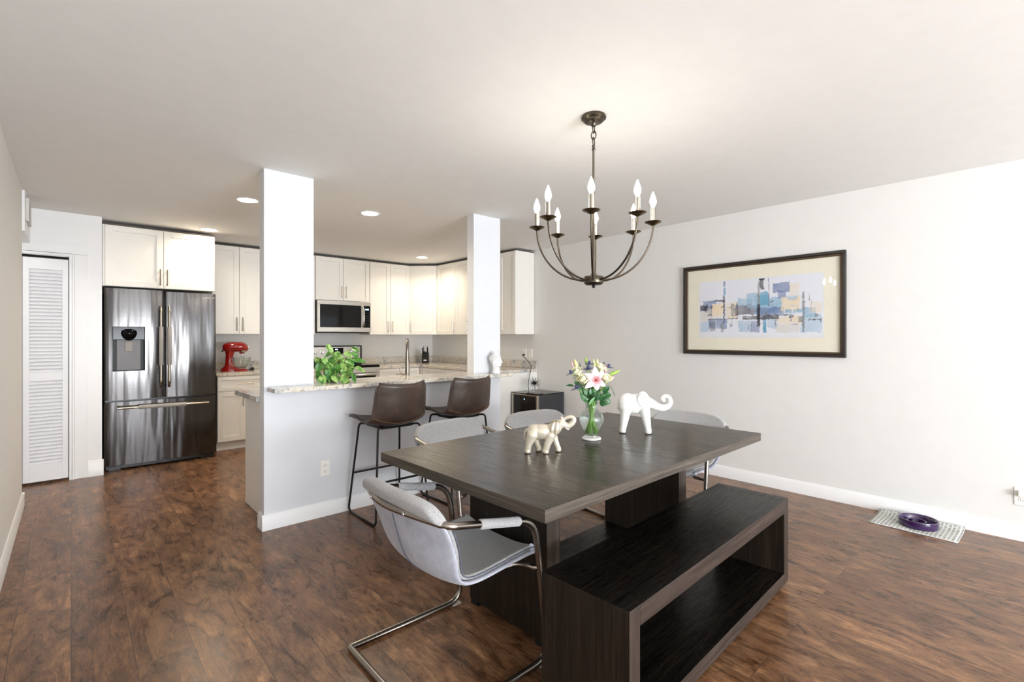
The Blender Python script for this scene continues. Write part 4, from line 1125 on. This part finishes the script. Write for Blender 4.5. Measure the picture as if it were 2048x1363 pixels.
for k in range(0, 55, 1):
    p = Vector(sp[k]); q = Vector(sp[k + 1]); d = (q - p).normalized(); nn = Vector((-d.y, d.x, 0)) * .0045
    m.add([p - nn - Vector((0, 0, .017)), q - nn - Vector((0, 0, .017)), q + nn - Vector((0, 0, .017)), p + nn - Vector((0, 0, .017)), p - nn, q - nn, q + nn, p + nn], [(0, 1, 5, 4), (2, 3, 7, 6), (4, 5, 6, 7)])
obj('spiral_ridge', m, 'purple_glaze', r, smooth=50)

# ================================================================== ELEPHANTS
def capsule(m, a, b, ra, rb, n=14):
    m.ball(a, ra, n, 8); m.ball(b, rb, n, 8); m.tube([a, b], [ra, rb], n)
# silver elephant: head to the right, trunk curled up
p0 = Vector((1.672, 1.612, .7610))
r = thing('elephant_figurine', 'pearly silver elephant figurine with raised trunk, on the table left of the vase', 'figurine', p0, -AZ - R(4))
m = MB()
m.ball((-.010, 0, .098), (.062, .036, .038), 22, 14)
m.ball((-.045, 0, .098), (.040, .034, .037), 18, 12)
m.ball((.030, 0, .102), (.036, .032, .035), 18, 12)
capsule(m, (.035, 0, .110), (.072, 0, .132), .028, .022)
m.ball((.078, 0, .136), (.025, .022, .022), 18, 12)
tr = catmull([(.090, 0, .134), (.112, 0, .128), (.132, 0, .140), (.140, 0, .158), (.128, 0, .170), (.108, 0, .168), (.094, 0, .160), (.084, 0, .162), (.078, 0, .172)], 6)
m.tube(tr, [.016 - .0105 * min(1, k / (len(tr) - 1) * 1.15) for k in range(len(tr))], 12)
m.tube([(.098, 0, .122), (.112, 0, .112), (.118, 0, .112)], [.010, .006, .004], 10)
legs = [((-.058, -.020, .085), (-.074, -.022, .045), (-.080, -.022, .012), .026, .017, .0155), ((-.050, .020, .080), (-.038, .020, .045), (-.028, .020, .012), .024, .016, .0145),
        ((.030, -.020, .085), (.014, -.022, .045), (.006, -.022, .012), .023, .017, .0155), ((.040, .018, .080), (.054, .020, .045), (.066, .020, .012), .021, .0155, .0145)]
for a, b, c, ra, rb, rc in legs:
    capsule(m, a, b, ra, rb); capsule(m, b, c, rb, rc * .92); m.lathe([(rc * 1.0, .002), (rc * 1.05, .010), (rc * .9, .022)], 14, (c[0], c[1], 0))
m.tube(catmull([(-.084, 0, .112), (-.094, 0, .09), (-.094, 0, .065), (-.090, 0, .055)], 4), [.005] * 8 + [.004, .004, .004, .006, .004], 8)
organic('body', m, 'pewter_pearl', r, .0026, 3, .5)
for s_ in (-1, 1):
    def ear(u, v, s_=s_):
        a = (u - .5) * 2; q = v
        w_ = .026 * math.sin(PI * min(1, .12 + .8 * q)) ** .6
        x = .058 + a * w_ - .010 * q; z = .150 - .060 * q; y = s_ * (.024 + .014 * math.sin(PI * u) * .5 + .010 * q * (1 - q) * 4 + .004 * math.sin(u * 14))
        return (x, y, z)
    obj('ear', MB().shell(ear, 14, 12, .0035, -.0017), 'pewter_pearl', r, smooth=True)
    obj('tusk', MB().tube([(.098, s_ * .014, .122), (.110, s_ * .017, .114), (.118, s_ * .017, .117)], [.003, .0025, .0008], 8), 'ceramic_white', r, smooth=True)
    obj('eye', MB().ball((.090, s_ * .019, .143), (.0032, .002, .0022), 8, 6), 'pewter_pearl', r, smooth=True)
for a, b, c, ra, rb, rc in legs: obj('foot_pad', MB().lathe([(rc * .9, 0), (rc * .9, .003)], 14, (c[0], c[1], 0)), 'dark_foot', r)

# white ceramic elephant
p0 = Vector((2.402, 1.592, .7610))
r = thing('elephant_figurine', 'glossy white ceramic elephant figurine with spiral trunk, on the table right of the vase', 'figurine', p0, -AZ - R(12))
m = MB()
m.ball((-.045, 0, .170), (.054, .042, .058), 24, 16); m.ball((.000, 0, .166), (.064, .041, .060), 24, 16); m.ball((-.060, 0, .150), (.036, .038, .05), 20, 12)
m.ball((.046, 0, .176), (.046, .033, .046), 20, 12)
capsule(m, (.04, 0, .172), (.078, 0, .176), .038, .027)
tr = catmull([(.074, 0, .180), (.098, 0, .166), (.122, 0, .153), (.150, 0, .147), (.178, 0, .157), (.193, 0, .181), (.184, 0, .208), (.161, 0, .215), (.148, 0, .201), (.157, 0, .188), (.168, 0, .193)], 6)
nn_ = len(tr); m.tube(tr, [.021 * (1 - k / (nn_ - 1)) ** 1.3 + .0072 for k in range(nn_)], 14)
for x, y in ((-.071, -.022), (-.071, .022), (.071, -.020), (.071, .020)):
    capsule(m, (x * .74, y * .9, .13), (x, y, .015), .030, .0175); m.lathe([(.0185, .003), (.0195, .012), (.018, .03)], 16, (x, y, 0))
m.tube(catmull([(-.094, 0, .185), (-.103, 0, .16), (-.101, 0, .132)], 4), .005, 8)
organic('body', m, 'ceramic_white', r, .0032, 9, .6)
for s_ in (-1, 1):
    e = MB().lathe([(.001, 0), (.024, .001), (.030, .004), (.0345, .004), (.036, 0), (.034, -.004), (.001, -.006)], 26, mat=Matrix.Translation((.043, s_ * .036, .194)) @ Matrix.Rotation(R(-90 * s_), 4, 'X') @ Matrix.Diagonal((.95, 1.14, 1.3, 1)))
    obj('ear', e, 'ceramic_white', r, smooth=True)
for x in (-.071, .071):
    for y in (-.021, .021): obj('foot_pad', MB().lathe([(.0175, 0), (.0175, .0035)], 16, (x, y, 0)), 'dark_foot', r)

# ================================================================== VASE AND FLOWERS
VX, VY = 2.078, 1.652
r = thing('glass_vase', 'clear glass vase half filled with water on a white round base', 'vase', (VX, VY, .7610))
obj('marble_coaster', MB().lathe([(.048, 0), (.051, .002), (.051, .008), (.048, .0105), (.001, .0105)], 36), 'white_marble', r, smooth=40)
oz = .011
out = [(.036, 0), (.038, .006), (.034, .012), (.040, .026), (.055, .055), (.065, .082), (.067, .100), (.060, .124), (.046, .140), (.033, .152), (.0305, .168), (.034, .190), (.043, .215), (.050, .232)]
inn = [(r_ - .0028, z + .0) for r_, z in out[::-1] if z > .010] + [(.028, .013), (.001, .0125)]
obj('vase_body', MB().lathe([(a, b + oz) for a, b in out] + [(.049, .234 + oz)] + [(a, b + oz) for a, b in inn], 40), 'glass', r, smooth=60)
wp = [(a - .0045, b) for a, b in out if .012 <= b <= .100] + [(.0595, .112)]
obj('water', MB().lathe([(.001, .016 + oz)] + [(a, b + oz + (.004 if i == 0 else 0)) for i, (a, b) in enumerate(wp)] + [(.001, .112 + oz)], 32), 'water', r, smooth=60)

def leafpts(L, W_, curl=.15, heart=False, n=8, fold=.25):
    """leaf in local frame: grows along +x, up = +z"""
    def f(u, v):
        t_ = v; s_ = u * 2 - 1
        if heart: wv = W_ * (math.sin(PI * min(1, t_ ** .62)) ** .75) * (1 - .15 * t_)
        else: wv = W_ * math.sin(PI * t_ ** .8) ** .8
        x = L * t_ - (heart and L * .10 * (abs(s_) ** 1.5) * (1 - t_) ** 3 * 1.0 or 0)
        return (x, wv * s_, fold * abs(s_) * wv - curl * L * t_ * t_)
    return f
def addleaf(m, base_, direction, upv, L, W_, curl=.15, heart=False, fold=.25, nu=6, nv=9, thick=.0006):
    d = Vector(direction).normalized(); u_ = Vector(upv); u_ = (u_ - d * u_.dot(d))
    u_ = u_.normalized() if u_.length > 1e-4 else d.orthogonal().normalized(); s_ = u_.cross(d)
    mt = Matrix((d, s_, u_)).transposed().to_4x4(); mt.translation = Vector(base_)
    b = MB().shell(leafpts(L, W_, curl, heart, fold=fold), nu, nv, thick); m.add(b.v, b.f, mt)
PXM = .00266
def fp(px, py, depth=0.0):
    """local point in the vase frame from photo offsets (lateral along RT, height)"""
    l = (px - 1184) * PXM; z = (878 - py) * PXM
    return RT * l + Vector((0, 0, z)) - FW * depth
def flower(name, label, cat, group=None): return thing(name, label, cat, (VX, VY, .7610), 0, group)
rsf = random.Random(5)
def stem_to(parent, tip, r0=.0024, idx=0):
    a = idx * 2.4; foot = Vector((.030 * math.cos(a), .030 * math.sin(a), oz + .024 )); neck = Vector((.012 * math.cos(a + 2.6), .012 * math.sin(a + 2.6), .175))
    rim = neck.lerp(tip, .28); rim.x = max(-.035, min(.035, rim.x)); rim.y = max(-.035, min(.035, rim.y))
    rim.z = max(rim.z, .21)
    pts = catmull([foot, neck, rim, tip], 8)
    return obj('stem', MB().tube(pts, r0, 7), 'stem_green', parent, smooth=True)
cols = M['painted']
def paint(o, fn):
    ca = o.data.color_attributes.new('Col', 'FLOAT_COLOR', 'POINT')
    for i, v in enumerate(o.data.vertices): ca.data[i].color = (*fn(v.co), 1)
# pink lily, facing the room
lc = fp(1189.5, 757, .055)
r = flower('lily', 'open pink lily with six petals facing the room in the vase', 'flower')
stem_to(r, lc - Vector((0, 0, .012)) + FW * .02, idx=0)
face = (-FW + Vector((0, 0, .25))).normalized()
def lmix(co):
    d = (co - lc).length / .062
    a = rgb(206, 84, 96); b = rgb(240, 196, 200); c = rgb(248, 226, 230); t_ = max(0, min(1, d))
    return tuple(a[k] * (1 - t_ * 2) + b[k] * t_ * 2 for k in range(3)) if t_ < .5 else tuple(b[k] * (2 - 2 * t_) + c[k] * (2 * t_ - 1) for k in range(3))
sx_ = face.cross(Vector((0, 0, 1))).normalized(); sy_ = sx_.cross(face).normalized()
for k, (ang, L) in enumerate(((95, .072), (50, .062), (150, .066), (215, .074), (272, .054), (325, .056))):
    d = sx_ * math.cos(R(ang)) * -1 + sy_ * math.sin(R(ang))
    mm = MB(); addleaf(mm, lc, d * .9 + face * .42, face, L, .0175 if k % 2 else .0205, curl=.32, fold=-.12, nu=8, nv=12)
    pt = obj('petal', mm, 'painted', r, smooth=True); paint(pt, lmix)
mm = MB()
for k in range(6):
    a = k * PI / 3 + .3; d = (face * 1.0 + sx_ * math.cos(a) * .45 + sy_ * math.sin(a) * .45).normalized(); mm.tube([lc, lc + d * .030], .0008, 5); mm.ball(lc + d * .031, (.002, .002, .0032), 8, 5)
obj('stamens', mm, 'lily_tongue', r)
# roses
def rose(px, py, dep, sz, label, idx):
    c = fp(px, py, dep); r = flower('rose', label, 'flower', 'cream roses in the vase'); stem_to(r, c - Vector((0, 0, sz * .8)), .0028, idx)
    rr = random.Random(idx); mm = MB(); tilt = (c - Vector((0, 0, .15))); tilt.z *= 1.5; tilt.normalize(); tilt = (tilt - FW * .35).normalized()
    rot = Vector((0, 0, 1)).rotation_difference(tilt).to_matrix().to_4x4(); rot.translation = c
    for ring, (n_, rad, hh, op) in enumerate(((3, .30, .95, .05), (4, .50, .95, .22), (5, .72, .85, .45), (5, .92, .70, .8))):
        for k in range(n_):
            a0 = 2 * PI * k / n_ + ring * .7 + rr.uniform(-.15, .15); span = 2 * PI / n_ * .78
            def f(u, v, a0=a0, span=span, rad=rad, hh=hh, op=op):
                a = a0 + (u - .5) * 2 * span * (1 - .25 * v); q = sz * (rad * (.35 + .65 * math.sin(v * PI * .52)) + op * .28 * v ** 3)
                return (q * math.cos(a), q * math.sin(a), sz * (-.75 + (hh + .75) * v - .16 * v * v * (2 * (u - .5)) ** 2 * 2 - op * .1 * v ** 4))
            b = MB().shell(f, 7, 7, .0007); mm.add(b.v, b.f, rot)
    obj('petals', mm, 'rose_cream', r, smooth=True)
    mm = MB()
    for k in range(5):
        a = k * 2 * PI / 5; addleaf(mm, rot @ Vector((0, 0, -sz * .78)), rot.to_3x3() @ Vector((math.cos(a), math.sin(a), .5)), rot.to_3x3() @ Vector((0, 0, 1)), sz * .9, sz * .22)
    obj('sepals', mm, 'stem_green', r, smooth=True)
rose(1165.5, 757, .045, .032, 'pale yellow rose just left of the pink lily', 1)
rose(1153.5, 742, .02, .028, 'pale yellow rose at the left side of the bouquet', 2)
rose(1209.5, 755, .04, .028, 'pale yellow rose just right of the pink lily', 3)
rose(1202, 734, .0, .026, 'pale yellow rose at the upper right of the bouquet', 4)
rose(1199, 745, -.03, .024, 'pale yellow rose half hidden behind the pink lily', 5)
# buds
def bud(px0, py0, px1, py1, wid, mat, label, idx, dep=0.0):
    a = fp(px0, py0, dep); b = fp(px1, py1, dep); r = flower('lily_bud', label, 'flower bud', 'closed lily buds in the vase'); stem_to(r, a, .0022, idx)
    pts = [a.lerp(b, k / 8) for k in range(9)]; rad = [wid * q for q in (.25, .62, .85, .98, 1, .92, .72, .42, .08)]
    obj('bud', MB().tube(pts, rad, 6), mat, r, smooth=True)
bud(1155, 735, 1149, 716, .0115, 'bud_cream', 'pale cream lily bud at the upper left of the bouquet', 6)
bud(1147.5, 733, 1143, 720, .006, 'bud_pink', 'slim pinkish bud leaning beside the upper left cream bud', 7)
bud(1173.5, 728, 1172.5, 711.5, .0075, 'bud_green', 'bright green lily bud at the top centre of the bouquet', 8)
bud(1190, 737, 1188, 716, .0075, 'bud_cream', 'pale green lily bud right of the top centre bud', 9)
bud(1194, 736, 1197.5, 715, .0085, 'bud_cream', 'cream lily bud standing highest on the right of centre', 10, -.015)
bud(1217.5, 749, 1243, 738.5, .0095, 'bud_green', 'bright green lily bud pointing out to the right', 11)
bud(1212, 744, 1213, 727, .0085, 'bud_pink', 'pink lily bud between the right-hand thistles', 12)
bud(1214, 762, 1231, 751, .0105, 'bud_pink', 'pink half-open lily bud at the right edge of the bouquet', 13)
# thistles
def thistle(px, py, dep, label, idx, sc=1.0):
    c = fp(px, py, dep); r = flower('sea_holly', label, 'flower', 'blue thistles in the vase'); stem_to(r, c, .0018, idx)
    ax = (c - Vector((0, 0, .12))).normalized(); rot = Vector((0, 0, 1)).rotation_difference(ax).to_matrix().to_4x4(); rot.translation = c
    obj('cone', MB().ball((0, 0, .004), (.0085 * sc, .0085 * sc, .012 * sc), 12, 8, None) if False else MB().add(*(lambda b: (b.v, b.f))(MB().ball((0, 0, .006), (.0085 * sc, .0085 * sc, .0125 * sc), 12, 8)), rot), 'thistle', r, smooth=True)
    mm = MB(); rr = random.Random(idx)
    for k in range(13):
        a = k * 2 * PI / 13 + rr.uniform(-.1, .1); d = rot.to_3x3() @ Vector((math.cos(a), math.sin(a), rr.uniform(-.1, .45)))
        b0 = rot @ Vector((0, 0, -.003)); L = .034 * sc * rr.uniform(.75, 1.15); mm.tube([b0, b0 + d * L * .5, b0 + d * L], [.0022, .0017, .0004], 5)
    obj('spiky_bracts', mm, 'thistle_spike', r)
thistle(1175, 734, .05, 'dark blue thistle at the top centre of the bouquet', 14, 1.15)
thistle(1178.8, 725, .02, 'small dark thistle just above the top centre thistle', 15, .9)
thistle(1141.5, 743, .03, 'dark blue thistle at the far left of the bouquet', 16, 1.0)
thistle(1152, 772, .05, 'blue thistle hanging low at the left of the bouquet', 17, 1.1)
thistle(1218.5, 731.5, .0, 'dark thistle at the upper right of the bouquet', 18, .95)
thistle(1209.5, 728, -.02, 'small dark thistle behind the upper right pink bud', 19, .8)
# foliage of the bouquet
r = flower('bouquet_foliage', 'dark green leaves of the bouquet around the vase rim', 'foliage')
mm = MB(); rr = random.Random(11)
for px, py, dx, dy, L, W_ in ((1178, 800, -.9, .5, .05, .017), (1172, 798, -.7, .9, .052, .016), (1186, 799, .3, 1, .050, .018), (1196, 797, .8, .5, .054, .022), (1203, 790, .9, .25, .050, .022), (1198, 803, .9, .0, .045, .02), (1190, 795, .1, 1, .055, .02), (1205, 782, .8, .8, .045, .018), (1184, 790, -.2, 1, .05, .017), (1176, 790, -.6, 1, .052, .015), (1209, 795, .6, -.5, .04, .017), (1166, 786, -.5, 1, .05, .013), (1160, 775, -.7, .9, .05, .010)):
    b0 = fp(px, py, .03); addleaf(mm, b0, RT * dx + Vector((0, 0, dy)) - FW * rr.uniform(.1, .5), -FW + Vector((0, 0, .4)), L, W_, curl=.25)
for k in range(26):
    a = rr.uniform(0, 2 * PI); q = rr.uniform(.005, .03); b0 = Vector((q * math.cos(a), q * math.sin(a), rr.uniform(.22, .30)))
    addleaf(mm, b0, Vector((math.cos(a), math.sin(a), rr.uniform(.3, 1.4))), Vector((0, 0, 1)), rr.uniform(.035, .06), rr.uniform(.010, .018), curl=.2)
for px0, py0, px1, py1 in ((1157, 768, 1152, 740), (1163, 744, 1160, 722), (1170, 780, 1150, 750)):
    a = fp(px0, py0, .0); b = fp(px1, py1, .0); addleaf(mm, a, b - a, -FW, (b - a).length, .004, curl=.05)
obj('leaves', mm, 'leaf_dark', r, smooth=True)
for k in range(12):
    a = k * 2.4 + .8; q = .022 + .010 * (k % 2); obj('stem', MB().tube(catmull([Vector((q * math.cos(a), q * math.sin(a), oz + .02)), Vector((.016 * math.cos(a + 2.7), .016 * math.sin(a + 2.7), .165)), Vector((.024 * math.cos(a + 3), .024 * math.sin(a + 3), .245))], 6), .0026, 7), 'stem_green', r, smooth=True)
mm = MB()
addleaf(mm, fp(1147, 769, .03), RT * -1 + Vector((0, 0, .12)), Vector((0, 0, 1)) - FW * .6, .045, .010, curl=.12)
obj('side_leaf', mm, 'leaf_dark', r, smooth=True)
mm = MB()
for k in range(10):
    a = k * 2.4; b0 = Vector((.012 * math.cos(a), .012 * math.sin(a), .17 + .012 * (k % 5)))
    addleaf(mm, b0, Vector((math.cos(a) * .5, math.sin(a) * .5, 1.2)), Vector((math.cos(a), math.sin(a), 0)), .045, .008, curl=-.1)
addleaf(mm, fp(1176, 806, .045), RT * .8 + Vector((0, 0, 1)), -FW, .055, .008, curl=.1)
obj('pale_leaves', mm, 'leaf_mid', r, smooth=True)
addl = MB(); pts = catmull([fp(1210, 768, .02), fp(1220, 770, .02), fp(1227, 782, .02), fp(1229, 790, .02)], 5); addl.tube(pts, [.0015] * 10 + [.0022] * (len(pts) - 10), 5)
obj('drooping_blade', addl, 'leaf_dark', r, smooth=True)

# ================================================================== POTHOS ON THE LEDGE
PXp, PYp = 1.475, 3.70
r = thing('potted_pothos', 'trailing variegated green houseplant in a small pot on the granite ledge', 'plant', (PXp, PYp, .970))
obj('pot', MB().lathe([(.040, 0), (.045, .003), (.056, .085), (.060, .09), (.060, .10), (.054, .10), (.050, .088)], 28), 'pot_ceramic', r, smooth=45)
obj('soil', MB().lathe([(.001, .086), (.051, .086), (.051, .08)], 20), 'soil', r)
lm = MB(); lm2 = MB(); vm = MB(); rr = random.Random(21)
dpl = (Vector((PXp, PYp, 0))).dot(FW); sc_ = dpl / 971
lp = Vector((PXp, PYp, 0)).dot(RT)
def pl(px, py, dep):
    """point in the pot's frame that appears near photo pixel (px,py), dep metres nearer to the room"""
    D_ = dpl - dep; l = (px - 1024) / 971 * D_; z = 1.31 - (py - 674) / 971 * D_
    return FW * (D_ - dpl) + RT * (l - lp) + Vector((0, 0, z - .970))
LV = [(655, 690, 667, 710, .0, .018), (704, 696, 717, 701, .0, .02), (672, 704, 680, 716, .03, .02), (690, 705, 703, 712, .05, .02), (663, 714, 668, 727, .08, .023), (632, 716, 642, 728, .04, .018),
      (640, 728, 634, 744, .10, .024), (689, 720, 685, 739, .10, .022), (700, 716, 697, 730, .07, .02), (707, 718, 727, 722, .06, .02), (655, 728, 668, 742, .13, .02), (676, 728, 673, 745, .12, .022),
      (712, 734, 728, 741, .10, .017), (701, 731, 699, 740, .11, .014), (640, 745, 633, 757, .15, .022), (642, 752, 650, 769, .19, .024), (654, 738, 659, 768, .17, .017), (672, 747, 669, 763, .17, .017),
      (686, 738, 688, 752, .12, .018), (697, 742, 705, 750, .12, .016), (676, 757, 694, 758, .17, .014), (706, 748, 710, 766, .16, .014), (683, 762, 693, 768, .18, .014), (700, 760, 695, 768, .19, .013),
      (660, 706, 650, 712, .02, .015), (677, 714, 690, 722, .06, .018), (646, 718, 640, 727, .05, .018), (664, 752, 674, 768, .18, .015), (682, 730, 692, 736, .10, .018), (715, 712, 706, 705, .02, .015),
      (636, 757, 640, 768, .19, .014), (668, 735, 662, 748, .15, .018), (648, 730, 655, 744, .10, .018), (690, 748, 682, 762, .15, .018), (660, 720, 650, 726, .09, .016), (695, 724, 706, 733, .08, .016)]
c0 = Vector((0, 0, .10))
for k in range(16):
    x0 = rr.uniform(645, 706); y0 = rr.uniform(712, 752); a_ = rr.uniform(-1.2, 1.2); LV.append((x0, y0, x0 + 14 * math.sin(a_), y0 + 15 * math.cos(a_), rr.uniform(.0, .12), rr.uniform(.015, .021)))
for i, (x0, y0, x1, y1, dep, wd) in enumerate(LV):
    a = pl(x0, y0, dep - .04); b = pl(x1, y1, dep - .04 + rr.uniform(-.01, .02))
    if b.z < .006: b.z = .006 + rr.uniform(0, .01)
    if a.z < .012: a.z = .02
    L = max(.05, (b - a).length * 1.05); addleaf(lm2 if i % 5 in (1, 4) else lm, a, b - a, -FW * .9 + Vector((rr.uniform(-.5, .5), rr.uniform(-.3, .3), .5)), L * 1.12, wd * 1.3, curl=.14, heart=True, fold=.22, nu=8, nv=11)
    mid = c0.lerp(a, .5) + Vector((0, 0, .03)); vm.tube(catmull([c0 + Vector((rr.uniform(-.02, .02), rr.uniform(-.02, .02), -.01)), mid, a], 5), .0017, 5)
vm.tube(catmull([pl(632, 742, .10), pl(630, 752, .13), pl(625, 762, .14), pl(622, 765, .14)], 5), .0018, 5)
vm.tube(catmull([pl(688, 751, .12), pl(700, 744, .12), pl(712, 738, .12), pl(728, 745, .1), pl(732, 750, .1)], 5), .0016, 5)
obj('leaves', lm, 'leaf_pothos', r, smooth=True)
obj('dark_leaves', lm2, 'leaf_pothos_dark', r, smooth=True)
obj('vines', vm, 'vine', r, smooth=True)
